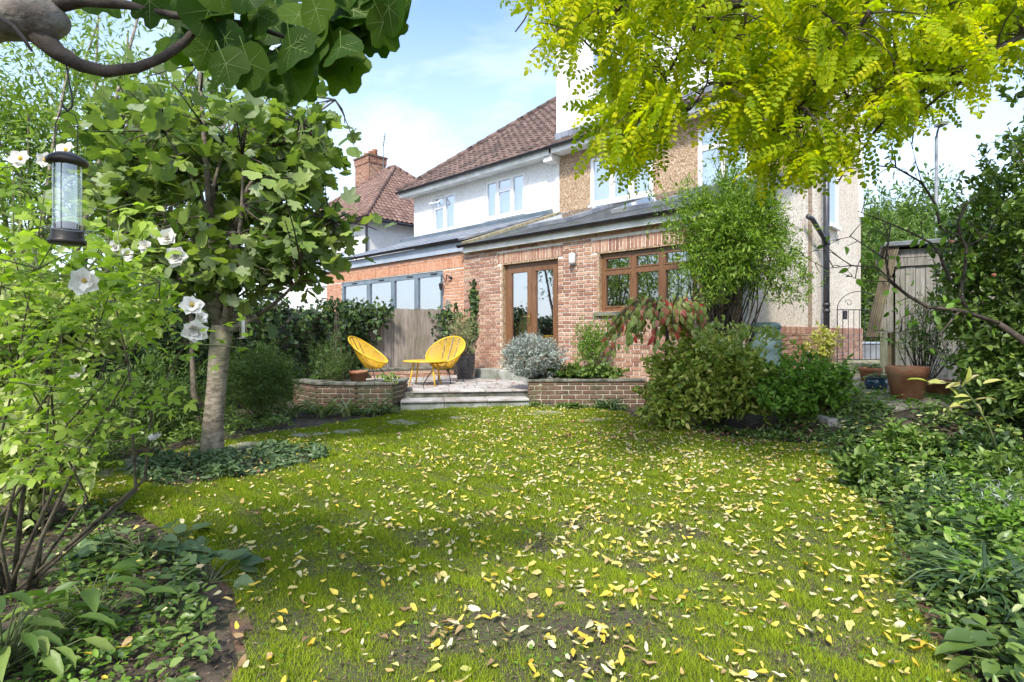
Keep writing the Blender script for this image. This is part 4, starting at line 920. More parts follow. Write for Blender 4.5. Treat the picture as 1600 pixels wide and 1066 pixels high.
# ================================================================== vegetation
TF = [t_fig(k, rnd_=(0, .2, .5)[k % 3], wob=.12) for k in range(6)]; TFV = [t_fig(k, True, .06, (.35, .6, .85)[k % 3]) for k in range(6)]
for q_, t_ in enumerate(TFV): t_.v[:, 2] += .04 * np.sin(t_.v[:, 0] * (4 + q_) + q_) + .12 * t_.v[:, 0] * (-1) ** q_ - .16 * t_.v[:, 1] ** 2; TI = [t_ivy(k) for k in range(3)]
TO = [t_oval(.52, .07, -.12), t_oval(.46, .10, -.2), t_oval(.58, .05, -.05)]; TD = [t_dia(.34), t_dia(.28, .06)]; TN = [t_dia(.14, .02), t_dia(.1, .01)]
TC = [t_compound(k, 8, .165, .66, .42) for k in range(5)]; TR = [t_compound(20 + k, 2, .48, .54, .15, True, .36) for k in range(3)]

# ---- fig tree -------------------------------------------------------------
fig = thing('fig_tree', 'big lobed-leaf fig tree with pale smooth trunk standing in the left bed', 'tree')
tr = MB(); tr.tube([(-2.93, 5.45, -.05), (-2.91, 5.45, .08), (-2.90, 5.45, .35), (-2.87, 5.46, .75), (-2.84, 5.45, 1.05), (-2.81, 5.45, 1.28)], [.15, .11, .092, .088, .095, .10], 14)
TR_ = tr
rr = random.Random(11); rng = np.random.default_rng(11)
fb_ = MB(); limbs = []
ends = [(-3.75, 5.5, 2.5), (-3.3, 5.9, 3.5), (-2.9, 5.2, 3.7), (-2.45, 5.6, 3.75), (-2.0, 5.4, 3.2), (-1.75, 5.5, 2.3), (-3.1, 5.0, 3.0), (-2.4, 5.0, 2.8), (-1.7, 5.4, 3.45), (-3.9, 5.6, 3.2), (-1.95, 5.2, 1.75), (-2.6, 6.1, 3.0)]
for i, e in enumerate(ends):
    a = Vector((-2.81 + rr.uniform(-.04, .04), 5.45, 1.22 + rr.uniform(-.08, .05))); p = curve_pts(a, e, .10, 7, rr); limbs.append(p)
    r0 = rr.uniform(.028, .048); fb_.tube(p[2:], [r0 * (1 - .8 * k / 6) for k in range(2, 7)], 7); TR_.tube(p[:3], [r0 * 1.35, r0 * .95, r0 * .735], 9)
fb_.tube([(-2.99, 5.40, .50), (-3.04, 5.36, .62), (-3.05, 5.35, 1.0), (-3.06, 5.36, 1.35), (-3.2, 5.3, 1.9), (-3.3, 5.3, 2.4)], [.035, .026, .022, .02, .016, .01], 7)
fb_.build('branch', M_barkb, fig, True); TR_.build('trunk', M_bark, fig, True)
parts_ = [((-2.85, 5.5, 2.75), (1.12, .95, 1.15), 190), ((-2.0, 5.45, 2.15), (.55, .5, .6), 75), ((-2.15, 5.5, 3.05), (.62, .5, .62), 85), ((-3.6, 5.5, 2.9), (.8, .6, .85), 80), ((-3.35, 5.45, 1.95), (.5, .5, .4), 50), ((-2.75, 5.3, 1.85), (.8, .45, .32), 70)]
TP, TDr = [], []
for c, r, n in parts_:
    p, d = tips(rng, c, r, n, .40, .34, 1.55); TP.append(p); TDr.append(d)
TP = np.concatenate(TP); TDr = np.concatenate(TDr)
k = ~((TP[:, 0] > -2.3) & (TP[:, 2] < 1.7)); TP = TP[k]; TDr = TDr[k]
foliage(fig, sprays(rng, TP, TDr, 6, .36, .138, .6, 1.0, .6, .9), TF, ML['fig'], rng, 300)
tw = MB(); allp = [(q, i) for i, l in enumerate(limbs) for q in l[2:]]
for t_ in TP:
    v = Vector(t_); q = min(allp, key=lambda a: (a[0] - v).length)[0]; tw.tube(curve_pts(q, v, .12, 4, rr), [.011, .008, .006, .004], 4)
tw.build('twig', M_barkd, fig, True, kind='stuff')

# ---- near fig branch overhead ---------------------------------------------
near = thing('fig_branch', 'thick pale fig limb with big dark leaves hanging overhead at top left', 'tree branch')
mb = MB(); Yb = 1.5
mb.tube([(-2.15, .9, -.1), (-2.1, .95, .9), (-1.98, 1.05, 1.6), (-1.75, 1.3, 2.02), at(-70, 40, 1.45), at(-10, 25, 1.5), at(40, 28, 1.5), at(78, 30, 1.5), at(96, 40, 1.5)], [.13, .11, .10, .085, .07, .062, .058, .055, .03], 14)
mb.build('limb', M_barkf, near, True)
mb = MB(); mb.tube([at(p[0], p[1], p[2]) for p in ((62, 55, 1.5), (90, 82, 1.5), (125, 102, 1.5), (165, 112, 1.5), (215, 106, 1.52), (255, 90, 1.54), (290, 65, 1.56), (318, 30, 1.58), (335, -10, 1.6), (345, -50, 1.62))], [.03, .023, .0175, .0155, .0135, .012, .011, .010, .009, .008], 10)
mb.tube([at(p[0], p[1], p[2]) for p in ((80, 10, 1.5), (130, 2, 1.5), (200, 8, 1.52), (270, 24, 1.54), (340, 32, 1.56), (388, 38, 1.58), (450, 60, 1.6), (520, 58, 1.62), (560, 40, 1.63))], [.02, .014, .012, .0105, .009, .008, .006, .005, .004], 8)
mb.tube([at(p[0], p[1], p[2]) for p in ((0, 28, 1.42), (22, 42, 1.41), (38, 62, 1.40), (50, 80, 1.40))], [.007, .006, .005, .003], 7)
mb.tube([at(p[0], p[1], p[2]) for p in ((400, 95, 1.6), (440, 75, 1.6), (455, 55, 1.6))], .005, 6)
mb.build('branch', M_barkd, near, True)
rng = np.random.default_rng(5); pts = []
anch = [(300, 12), (345, 20), (330, 60), (360, -10), (385, 20), (400, 60), (395, 100), (430, 20), (440, 70), (430, 110), (470, 10), (475, 60), (470, 100), (505, 10), (510, 50), (520, 80), (505, 70), (550, 0), (555, 40), (560, 60), (590, 0), (600, 25), (540, 20), (575, 30), (320, 10), (270, 60), (345, 80), (415, -20), (460, -30), (520, -30), (580, -25), (370, 60), (450, 120), (395, 35), (380, 75), (490, 40), (230, -20), (160, -30), (280, -30), (350, -30), (535, 65), (570, 10), (600, -10), (345, 45)]
P = []; A = []; N = []; Sc = []
for i, (px, py) in enumerate(anch + [(x_ + 14, y_ - 18) for x_, y_ in anch[:30]]):
    Y = 1.48 + rng.random() * .3; P.append(at(px, py, Y)); s = 1 if px > 470 else (-.3 if px < 340 else .2)
    A.append((s * (.35 + .3 * rng.random()) + .35 * rng.normal(), -.15 + .3 * rng.normal(), -.75 - .3 * rng.random())); N.append((.25 * rng.normal(), .85 + .2 * rng.normal(), .55 + .25 * rng.normal())); Sc.append(.105 + .045 * rng.random())
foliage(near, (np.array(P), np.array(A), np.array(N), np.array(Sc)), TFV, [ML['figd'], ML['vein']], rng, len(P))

rngq = np.random.default_rng(55); tp, td = tips(rngq, (-1.55, .55, 2.85), (.8, .6, .4), 30, .3, .2, 2.2)  # unseen fig crown above the frame, added to shade the near leaves
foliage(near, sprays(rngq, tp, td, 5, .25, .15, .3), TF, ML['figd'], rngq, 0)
mb = MB()
for q in tp[:30]: mb.tube(curve_pts((-1.9, 1.1, 1.8), Vector(q), .12, 5, random), [.03, .022, .015, .01, .005], 5)
mb.build('twig', M_barkd, near, True, kind='stuff')
# ---- bird feeder -----------------------------------------------------------
fc = at(105, 310, 1.5); fz0 = at(105, 382, 1.5).z; fz1 = at(105, 250, 1.5).z
fd = thing('bird_feeder', 'clear tube bird feeder with dark metal lid hanging from the overhead limb', 'bird feeder', (fc.x, fc.y, fz0)); H = fz1 - fz0; fd.scale = (.80, .80, 1)
MB().lathe([(0, H + .012), (.03, H + .016), (.050, H + .006), (.0595, H - .004), (.056, H - .012), (.046, H - .016), (.0, H - .016)], 28).build('lid', M_mesh, fd, True)
MB().lathe([(.041, .032), (.041, H - .014)], 32).build('tube', M_feeder, fd, True)
MB().lathe([(0, 0), (.05, 0), (.054, .006), (.052, .012), (.046, .014), (.048, .02), (.044, .026), (.046, .032), (.043, .038), (.0, .038)], 28).build('base', M_mesh, fd, True)
MB().lathe([(0, .04), (.038, .04), (.038, .052), (.02, .060), (0, .058)], 20).build('seed', M_seed, fd, True)
MB().tube([(.066 * math.cos(a), .066 * math.sin(a), .035 + .006 * math.sin(2 * a)) for a in np.linspace(0, 2 * math.pi, 29)[:-1]], .0016, 5, close=True).build('perch_ring', M_galv, fd, True)
MB().tube([(-.036, 0, H), (-.042, 0, H + .05), (-.040, 0, H + .095), (-.026, 0, H + .122), (0, 0, H + .130), (.026, 0, H + .120), (.036, 0, H + .095), (.034, 0, H + .05), (.032, 0, H)], .0016, 5).build('wire_handle', M_dark, fd, True)
for s in (-1, 1): MB().tube([(s * .012, -.041, .035), (s * .012, -.041, H - .015)], .0012, 4).build('tube_seam', M_galv, fd)
hk = MB(); hk.tube([(0, 0, H + .134), (-.010, 0, H + .140), (-.016, 0, H + .152), (-.02, 0, H + .158)], .0022, 5); hk.tube([(-.016, 0, H + .142), (.002, 0, H + .131), (.016, 0, H + .142), (.017, 0, H + .165), (.008, 0, H + .20), (-.0, 0, H + .24), (-.004, .0, H + .262), (.004, .02, H + .278)], .0028, 6)
hk.build('hook', M_dark, fd, True)
sf = thing('small_feeder', 'tiny clear bird feeder with round tray hanging in the fig tree', 'bird feeder', at(380, 530, 5.2)); MB().lathe([(.035, .01), (.035, .2)], 16).build('tube', M_feeder, sf, True); MB().lathe([(0, 0), (.08, .0), (.085, .010), (0, .008)], 20).build('tray', M_mesh, sf, True)
mb = MB(); mb.lathe([(0, .235), (.05, .22), (.055, .2), (0, .2)], 16); mb.tube([(0, 0, .23), (0, 0, .45)], .003, 4); mb.build('lid', M_mesh, sf, True)

# ---- robinia canopy ---------------------------------------------------------
rob = thing('robinia_tree', 'yellow-green feathery-leaved tree canopy hanging across the top right', 'tree')
bo = [[(1750, -120, 3.2), (1600, 55, 3.6), (1540, 85, 3.7), (1480, 120, 3.8), (1430, 150, 3.9), (1380, 190, 4.0), (1350, 230, 4.1), (1310, 285, 4.2)],
      [(1540, 85, 3.7), (1500, 130, 3.8), (1440, 175, 3.9), (1425, 225, 4.0)],
      [(1600, 55, 3.6), (1520, 100, 3.6), (1440, 110, 3.7), (1370, 140, 3.8), (1350, 200, 3.9)],
      [(1400, -120, 3.2), (1366, 0, 3.4), (1340, 45, 3.5), (1310, 80, 3.6), (1297, 110, 3.7), (1325, 150, 3.8), (1338, 200, 3.9), (1340, 250, 4.0)],
      [(1297, 110, 3.7), (1270, 145, 3.8), (1230, 185, 3.9), (1180, 215, 4.0), (1150, 235, 4.1)],
      [(1297, 110, 3.7), (1258, 150, 3.9), (1258, 200, 4.0), (1240, 260, 4.1)],
      [(1420, -60, 3.8), (1400, 55, 4.0), (1398, 90, 4.1), (1378, 150, 4.2)],
      [(1500, -100, 3.6), (1465, 10, 3.8), (1425, 60, 4.0)],
      [(1120, -120, 3.4), (1095, 0, 3.6), (1080, 60, 3.7), (1040, 120, 3.8), (1000, 180, 3.9), (975, 240, 4.0)],
      [(1095, 0, 3.6), (1120, 60, 3.8), (1105, 130, 3.9), (1080, 170, 4.0)],
      [(1000, -100, 3.6), (975, 5, 3.8), (950, 25, 3.9), (930, 40, 4.0), (880, 70, 4.1)],
      [(920, -100, 3.8), (895, 10, 4.0), (880, 40, 4.1), (830, 80, 4.2)],
      [(1200, -100, 3.8), (1165, 10, 4.0), (1160, 60, 4.1), (1175, 110, 4.2)], [(850, -60, 4.2), (830, 10, 4.3), (805, 50, 4.3)]]
mb = MB(); bp_ = []
for i, l in enumerate(bo):
    p = [at(*q) for q in l]; q2 = []
    for a, b in zip(p[:-1], p[1:]): q2 += [a, a.lerp(b, .5) + Vector([random.uniform(-.02, .02) for _ in range(3)])]
    q2.append(p[-1]); bp_ += q2; n = len(q2); r0 = .020 if i in (0, 3, 8) else .013; mb.tube(q2, [r0 * (1 - .8 * k / n) for k in range(n)], 6)
hub = Vector((4.4, 2.2, 5.0)); trunk_top = Vector((5.0, 1.6, 3.2))
for l in bo:
    if l[0][1] < -40: mb.tube(curve_pts(hub, at(*l[0]), .1, 6, random.Random(3)), [.05, .04, .03, .022, .016, .012], 6)
mb.build('bough', M_barkd, rob, True)
MB().tube([(5.2, 1.4, -.1), (5.15, 1.45, 1.0), trunk_top, hub], [.2, .16, .13, .08], 12).build('trunk', M_bark, rob, True)
POLY = [(810, -90), (815, 25), (862, 55), (945, 60), (948, 130), (945, 215), (985, 245), (1030, 225), (1070, 120), (1120, 125), (1160, 200), (1200, 262), (1260, 268), (1300, 245), (1345, 225), (1375, 195), (1400, 180), (1440, 185), (1465, 140), (1540, 105), (1640, 60), (1680, -90)]
rng = np.random.default_rng(21); px = rng.uniform(775, 1690, 9000); py = rng.uniform(-90, 300, 9000); k = inpoly(px, py, POLY)
nz = np.sin(px * .021 + py * .013) + np.sin(px * .011 - py * .034 + 2) + np.sin(px * .05 + 1.3) * .5 + np.sin(py * .06 + px * .02) * .5
k &= (nz > -.95) | (rng.random(9000) < .15) | ((px < 1050) & (py > 80))
px = px[k][:770]; py = py[k][:770]; n = len(px); Y = rng.uniform(3.3, 5.2, n)
C = np.stack([(px - 800) / FPX * Y, Y, HC + (HY - py) / FPX * Y], 1)
per = 5; PP = np.repeat(C, per, 0) + rng.normal(size=(n * per, 3)) * .045; tdir = nrmz(np.repeat(rng.normal(size=(n, 3)) * (1, 1, .2) + (-.35, 0, -.3), per, 0))
AA = nrmz(tdir + rng.normal(size=PP.shape) * .6 + np.array((0, 0, -.45))); NN = nrmz(rng.normal(size=PP.shape) * .45 + np.array((0, -.35, .8)))
foliage(rob, (PP, AA, NN, .235 * (.65 + .6 * rng.random(n * per))), TC, ML['rob'], rng, 300)
tw = MB()
for c in C:
    v = Vector(c); q = min(bp_, key=lambda a: (a - v).length); tw.tube(curve_pts(q, v, .1, 4, random), [.0065, .005, .004, .0025], 4)
tw.build('twig', M_barkd, rob, kind='stuff')

# ---- trees behind on the left ------------------------------------------------
for i, (lab, c, r, n, base) in enumerate([('pale leafy tree at the far left behind the bird feeder', (-7.4, 8.6, 4.2), (2.6, 1.6, 2.6), 900, (-7.3, 8.6, 0)), ('light green tree rising behind the left part of the fig crown', (-6.2, 9.8, 4.3), (2.0, 1.4, 2.4), 700, (-6.2, 9.8, 0))]):
    t = shrub('garden_tree', lab, 'tree', base, c, r, n, 14, .13, TD, ML['back'], .7, 22, .05, M_bark, 60 + i, 0, .25, .3, .8, group='trees behind the left fence')
# ---- ivy on boundary fence ---------------------------------------------------
ivy = thing('ivy_hedge', 'dark glossy ivy smothering the fence on the left', 'ivy')
rng = np.random.default_rng(8); LP = []; LN = []
for i in range(len(ivy_line) - 1):
    a = np.array(ivy_line[i]); b = np.array(ivy_line[i + 1]); d = b - a; Ls = np.linalg.norm(d); nrm_ = np.array((d[1], -d[0])) / Ls * -1
    if nrm_[0] < 0: nrm_ = -nrm_
    n = int(Ls * 1350); s = rng.random(n); h = rng.random(n) ** .85; top = 1.80 + .12 * np.sin(s * Ls * 3 + i) + .08 * np.sin(s * Ls * 9)
    th = 2 * h - 1; bul = .20 + .10 * np.sin(s * Ls * 4.5 + h * 7) + .06 * np.sin(s * Ls * 11 - h * 13); off = bul * np.clip(1 - np.clip((h - .85) / .15, 0, 1) ** 2, 0, 1) + rng.normal(size=n) * .05
    off = np.where((h > .93) & (rng.random(n) < .6), rng.uniform(-.25, .3, n), off)
    q = a + d * s[:, None] + nrm_ * off[:, None]; LP.append(np.column_stack([q, h * top + rng.normal(size=n) * .02])); LN.append(np.column_stack([np.tile(nrm_, (n, 1)), np.where(h > .9, 1.2, .35)]))
LP = np.concatenate(LP); LN = np.concatenate(LN); n = len(LP); A = nrmz(rng.normal(size=(n, 3)) * .7 + (0, 0, -.8))
foliage(ivy, (LP, A, nrmz(LN + rng.normal(size=(n, 3)) * .35), .085 * (.6 + .7 * rng.random(n))), TI, ML['ivy'], rng, 0)
# ivy over the left end of the board fence and round its right post
def ivypatch(name, lab, pts, n, size=.08, seed=4, cat='ivy'):
    t = thing(name, lab, cat); rng = np.random.default_rng(seed); P_ = []
    stem = MB()
    for (c, r) in pts:
        c = np.array(c); q = c + rng.normal(size=(n, 3)) * np.array(r) * .5; P_.append(q)
    stem.tube([Vector(c) for c, r in pts], .008, 5); stem.build('stem', M_barkd, t, True)
    P_ = np.concatenate(P_); m = len(P_); foliage(t, (P_, nrmz(rng.normal(size=(m, 3)) * .7 + (0, 0, -.7)), nrmz(rng.normal(size=(m, 3)) * .4 + (0, -.9, .5)), size * (.6 + .7 * rng.random(m))), TI, ML['ivy'], rng, 0)
ivypatch('ivy_plant', 'ivy spilling over the left end of the board fence', [((-3.3, 12.0, .6), (.25, .15, .5)), ((-3.25, 11.9, 1.3), (.4, .2, .5)), ((-2.95, 12.05, 1.62), (.45, .16, .25)), ((-3.6, 11.6, 1.6), (.5, .3, .35))], 260, .10)
ivypatch('ivy_plant', 'ivy climbing the fence post and brick wall behind the black pot', [((-1.45, 12.55, .7), (.2, .1, .4)), ((-1.5, 12.6, 1.3), (.25, .1, .5)), ((-1.4, 12.6, 1.65), (.3, .1, .25)), (tuple(hw(.22, -.06, .9)), (.15, .05, .4)), (tuple(hw(.40, -.05, 1.35)), (.14, .05, .4)), (tuple(hw(.42, -.05, 1.85)), (.12, .05, .35)), (tuple(hw(.36, -.05, 2.1)), (.05, .04, .25))], 110, .09)
# ---- shrubs -------------------------------------------------------------------
shrub('climbing_plant', 'billowing fine-leaved green climber on the corner of the brick extension', 'climber', tuple(hw(6.1, -.25, .5)), (3.18, 8.02, 2.60), (1.0, .66, .98), 1250, 24, .075, TD + TN, ML['climb'], .32, 40, .012, M_barkd, 31, 0, .35, .22, .9, up=.1)
rngc = random.Random(3)
cl = bpy.data.objects['climbing_plant']; rng = np.random.default_rng(77)
tp = np.concatenate([np.array([(3.1 + rng.normal() * .12, 8.2, 3.3 + rng.random() * .95) for _ in range(60)]), np.array([tuple(hw(6.0 + rng.normal() * .12, -.2 - .1 * rng.random(), .9 + rng.random())) for _ in range(50)]), np.array([(3.75 + rng.random() * .5, 7.9 + rng.normal() * .2, 1.9 + rng.random() * .8) for _ in range(60)])])
foliage(cl, sprays(rng, tp, nrmz(rng.normal(size=tp.shape)), 12, .22, .055, 0), TD + TN, ML['climb'], rng, 0)
mb = MB()
for k in range(16): mb.tube(curve_pts(hw(6.1 + rngc.uniform(-.2, .2), -.2, .45), (3.2 + rngc.uniform(-.6, .6), 8.05 + rngc.uniform(-.2, .2), 2.2 + rngc.random() * .6), .15, 7, rngc), [.012, .011, .01, .009, .008, .006, .004], 5)
for k in range(8): mb.tube([(3.1, 8.2, 3.3), (3.1 + rngc.uniform(-.2, .2), 8.2, 3.8), (3.1 + rngc.uniform(-.35, .35), 8.1, 4.2 + rngc.random() * .2)], [.006, .004, .002], 4)
mb.build('stem', M_barkd, cl, True)
shrub('silver_bush', 'round silvery grey bush on the right planter in front of the doors', 'shrub', (.52, 9.58, .42), (.36, 9.5, .83), (.52, .45, .39), 850, 14, .055, TN + TD, ML['silver'], .10, 40, .012, M_barkd, 32, 0, .62, .10, .47, up=.5, spread=.6)
shrub('pale_shrub', 'airy yellow-green shrub against the brick wall below the window', 'shrub', (1.35, 9.75, .42), (1.38, 9.72, 1.10), (.44, .28, .50), 260, 12, .055, TD, ML['bushl'], .18, 24, .006, M_stemg, 33, 0, .3, .2, .5)
shrub('ivy_clump', 'dark ground ivy clump spilling over the right planter', 'shrub', (1.3, 9.55, .42), (1.35, 9.5, .55), (.65, .28, .17), 260, 9, .075, TI, ML['cover'], .12, 10, .006, M_barkd, 34, 0, .3, .2, .40)
# turning tree with drooping leaves
tt = thing('turning_tree', 'small weeping tree with drooping green and red leaves beside the window', 'tree')
MB().tube([(1.98, 7.36, 0), (2.0, 7.37, .5), (2.03, 7.36, 1.0), (2.04, 7.36, 1.45)], [.032, .028, .025, .02], 8).build('trunk', M_barkd, tt, True)
rng = np.random.default_rng(35); rr = random.Random(35); mb = MB(); P = []; A = []
for k in range(30):
    a = rng.random() * 6.28; R_ = rng.uniform(.35, .85); e = Vector((1.84 + R_ * math.cos(a) * .9, 7.20 + R_ * math.sin(a) * .6, 1.50 + rng.uniform(-.75, .05) * R_)); top = Vector((2.04, 7.36, 1.42)).lerp(e, .5); top.z = 1.58 + rng.random() * .12
    pth = [Vector((2.04, 7.36, 1.40)), top, e.lerp(top, .4) + Vector((0, 0, .05)), e]; mb.tube(pth, [.012, .008, .006, .003], 5)
    for j in range(30):
        s = rng.random() ** .7 * 2.999; i = int(s); q = pth[i].lerp(pth[i + 1], s - i); P.append(q + Vector(rng.normal(size=3) * .03)); A.append((.35 * math.cos(a) + rng.normal() * .25, .3 * math.sin(a) + rng.normal() * .25, -.95))
mb.build('branch', M_barkd, tt, True); P = np.array(P); A = np.array(A); n = len(P)
foliage(tt, (P, A, nrmz(rng.normal(size=(n, 3)) * .5 + (0, -.8, .25)), .115 * (.7 + .5 * rng.random(n))), [t_oval(.5, .08, -.2), t_oval(.42, .10, -.25)], ML['cherry'], rng, 260)
shrub('large_bush', 'large dense dark green bush with yellowish tips right of the lawn', 'shrub', (2.55, 6.95, .05), (2.55, 6.95, .62), (.82, .60, .58), 1050, 12, .072, TO, ML['bush'], .16, 46, .012, M_barkd, 36, 0, .35, .16, .12)
rng = np.random.default_rng(80); lb = bpy.data.objects['large_bush']; p, d = tips(rng, (2.70, 6.9, .98), (.55, .5, .34), 260, .75, .15, 1.0)
foliage(lb, sprays(rng, p, d, 9, .07, .055, .9, .6), TO, ML['var'], rng, 0)
p, d = tips(rng, (2.0, 6.95, .34), (.48, .42, .36), 260, .4, .2, .05); foliage(lb, sprays(rng, p, d, 10, .14, .068), TO, ML['bush'], rng, 0)
shrub('bright_bush', 'low bright green bush between the large dark bush and the terracotta pot', 'shrub', (3.42, 6.5, .25), (3.40, 6.45, .60), (.58, .48, .38), 520, 12, .058, TO, ML['bushl'], .14, 34, .006, M_stemg, 37, 0, .3, .22, .25)
shrub('wall_shrub', 'small yellow-leaved shrub at the foot of the soil pipe', 'shrub', tuple(hw(6.72, 2.6, .55)), tuple(hw(6.72, 2.7, 1.02)), (.34, .3, .38), 110, 8, .07, TO, ML['yell'], .15, 14, .006, M_barkd, 38, 0, .3, .2, .6)
shrub('olive_bush', 'sparse grey-green olive bush growing in the black pot', 'shrub', (-.97, 11.6, .72), (-.98, 11.55, 1.28), (.33, .3, .45), 210, 11, .05, TN + TD, ML['olive'], .2, 26, .007, M_bark, 39, 0, .3, .2, .8)
shrub('feathery_shrub', 'feathery green shrub on the left between the fig trunk and planter', 'shrub', (-3.45, 7.7, 0), (-3.45, 7.7, .62), (.62, .5, .56), 720, 16, .075, TN, ML['feath'], .25, 40, .006, M_stemg, 40, 0, .25, .22, .04)
shrub('rosemary_bush', 'upright rosemary growing in the left planter beside the terracotta pot', 'shrub', (-2.85, 9.35, .38), (-2.95, 9.3, .78), (.42, .28, .38), 330, 14, .045, TN, ML['feath'], .22, 34, .004, M_stemg, 41, 0, .2, .3, .42, up=1.4)
shrub('dark_shrub', 'low dark shrub in the shade left of the fig trunk', 'shrub', (-4.25, 6.6, 0), (-4.2, 6.5, .45), (.75, .8, .5), 620, 12, .065, TD, ML['feath'], .2, 24, .006, M_stemg, 42, 0, .3, .25, .03)
shrub('dark_shrub', 'spreading fine-leaved green shrub behind the rose bush', 'shrub', (-4.1, 4.9, 0), (-4.0, 4.7, .5), (.6, .7, .55), 520, 12, .06, TD, ML['hedge'], .2, 24, .006, M_stemg, 43, 0, .3, .25, .03)
shrub('variegated_shrub', 'cream and green variegated shrub behind the rose bush', 'shrub', (-3.5, 4.1, 0), (-3.45, 4.1, 1.32), (.85, .5, .52), 420, 10, .075, TO, ML['var'], .2, 34, .01, M_barkd, 44, 0, .25, .25, .6)
shrub('variegated_shrub', 'variegated shrub low at the left edge behind the rose stems', 'shrub', (-2.9, 3.4, 0), (-2.95, 3.45, .55), (.5, .4, .42), 200, 8, .075, TO, ML['var'], .2, 20, .007, M_barkd, 45, 0, .25, .25, .1)
# cane obelisk by the rosemary
mb = MB(); [mb.tube([(-3.12 + dx, 10.0 + dy, .4), (-3.12 + dx * .2, 10.0, 1.6)], .009, 5) for dx, dy in ((-.1, 0), (.1, .05), (0, -.1))]; [mb.tube([(-3.12 + s * math.cos(a), 10.0 + s * math.sin(a), z) for a in np.linspace(0, 6.0, 9)], .005, 4) for z, s in ((.8, .08), (1.15, .05))]
ob = thing('cane_obelisk', 'thin brown cane plant support standing behind the left planter', 'plant support'); mb.build('cane', M_barkd, ob)
# succulent on planter corner
su = thing('succulent', 'pale green rosette succulent spilling over the corner of the left planter', 'plant'); rng = np.random.default_rng(6)
for k in range(26):
    c = Vector((-1.93 + rng.normal() * .07, 8.86 - rng.random() * .12, .60 - abs(rng.normal()) * .13)); m = 12; a = np.arange(m) * 2.4; f_ = np.array([(-.1, -.8, .6)]) + rng.normal(size=(1, 3)) * .3; f_ = nrmz(f_)[0]; x = nrmz(np.cross(f_, (0, 0, 1.))); y_ = np.cross(f_, x); el = np.linspace(.2, 1.2, m)
    ax = np.cos(a)[:, None] * x * np.sin(el)[:, None] + np.sin(a)[:, None] * y_ * np.sin(el)[:, None] + f_ * np.cos(el)[:, None]
    me = tmesh('rosette', [t_oval(.6, .12, .1)], (np.tile(np.array(c), (m, 1)), ax, np.tile(f_, (m, 1)), np.full(m, .042)), ML['succ'], rng); link('rosette', me, su)
# ---- strap-leaved clumps --------------------------------------------------------
def strap_clump(name, lab, c, n, Ls, w, mt, seed, lean=(0, 0), arch=1.0, cat='plant', part='leaf', stiff=.5, group=None):
    t = thing(name, lab, cat, (c[0], c[1], c[2]), 0, group); rr = random.Random(seed)
    for k in range(n):
        a = rr.uniform(0, 6.283); d = Vector((math.cos(a) + lean[0], math.sin(a) + lean[1], 0)).normalized(); l = Ls * rr.uniform(.65, 1.15); o = Vector((rr.gauss(0, .05), rr.gauss(0, .05), 0)); s = d.cross(Vector((0, 0, 1))); vs = []; el = R(rr.uniform(58, 84)) if rr.random() < stiff else R(rr.uniform(40, 65)); p = o.copy(); dr_ = rr.uniform(.7, 1.3) * arch
        for i in range(8):
            q = i / 7; ww = w * (1 - q ** 3) * (.7 + .6 * min(q * 4, 1)) * .5 + .0004; up = Vector((0, 0, 1)) * .15 * ww
            vs += [p - s * ww + up * 4, p - up * 2, p + s * ww + up * 4]; e = el - dr_ * q * 1.9; p = p + (d * math.cos(e) + Vector((0, 0, math.sin(e)))) * l / 7
        fs = []
        for i in range(7): fs += [(3 * i, 3 * i + 1, 3 * i + 4, 3 * i + 3), (3 * i + 1, 3 * i + 2, 3 * i + 5, 3 * i + 4)]
        MB().add(vs, fs, 0, rr.random()).build(part, mt, t, True)
    return t
g = lambda x, y, dz=0: (x, y, ghf(x, y) + dz)
strap_clump('strap_leaf_plant', 'dark green arching strap-leaved clump at the right edge of the lawn', g(2.12, 2.48), 120, .42, .012, ML['strap'], 1, (-.35, -.1), 1.0)
strap_clump('strap_leaf_plant', 'broader strap-leaved tuft right of the big dark arching clump', g(2.28, 2.35), 26, .38, .028, ML['strap'], 2, (0, -.3), .9)
strap_clump('strap_leaf_plant', 'small strap-leaved tuft in the middle of the right bed', g(3.15, 4.3), 50, .32, .012, ML['strap'], 3)
strap_clump('strap_leaf_plant', 'low strap-leaved tuft near the far end of the right bed', g(3.5, 5.1), 40, .28, .012, ML['strap'], 6)
strap_clump('strap_leaf_plant', 'dark arching tuft just behind the big clump on the right', g(2.55, 3.0), 60, .36, .012, ML['strap'], 7, (-.2, -.2))
strap_clump('strap_leaf_plant', 'strap-leaved tuft in front of the right planter', g(1.55, 8.9), 40, .42, .022, ML['strap'], 4, (-.2, -.2))
for i, (x, y, nn_, lab) in enumerate([(-3.15, 8.0, 22, 'pale iris leaves nearest the feathery shrub'), (-2.75, 8.1, 24, 'pale iris leaves in front of the middle of the left planter'), (-2.4, 8.2, 16, 'pale dying iris leaves before the planter'), (-2.0, 8.35, 9, 'few long iris leaves at the corner of the left planter')]):
    strap_clump('iris_plant', lab, g(x, y), nn_, .48, .03, ML['iris'], 10 + i, (0, -.2), .85, group='iris plants before the left planter')
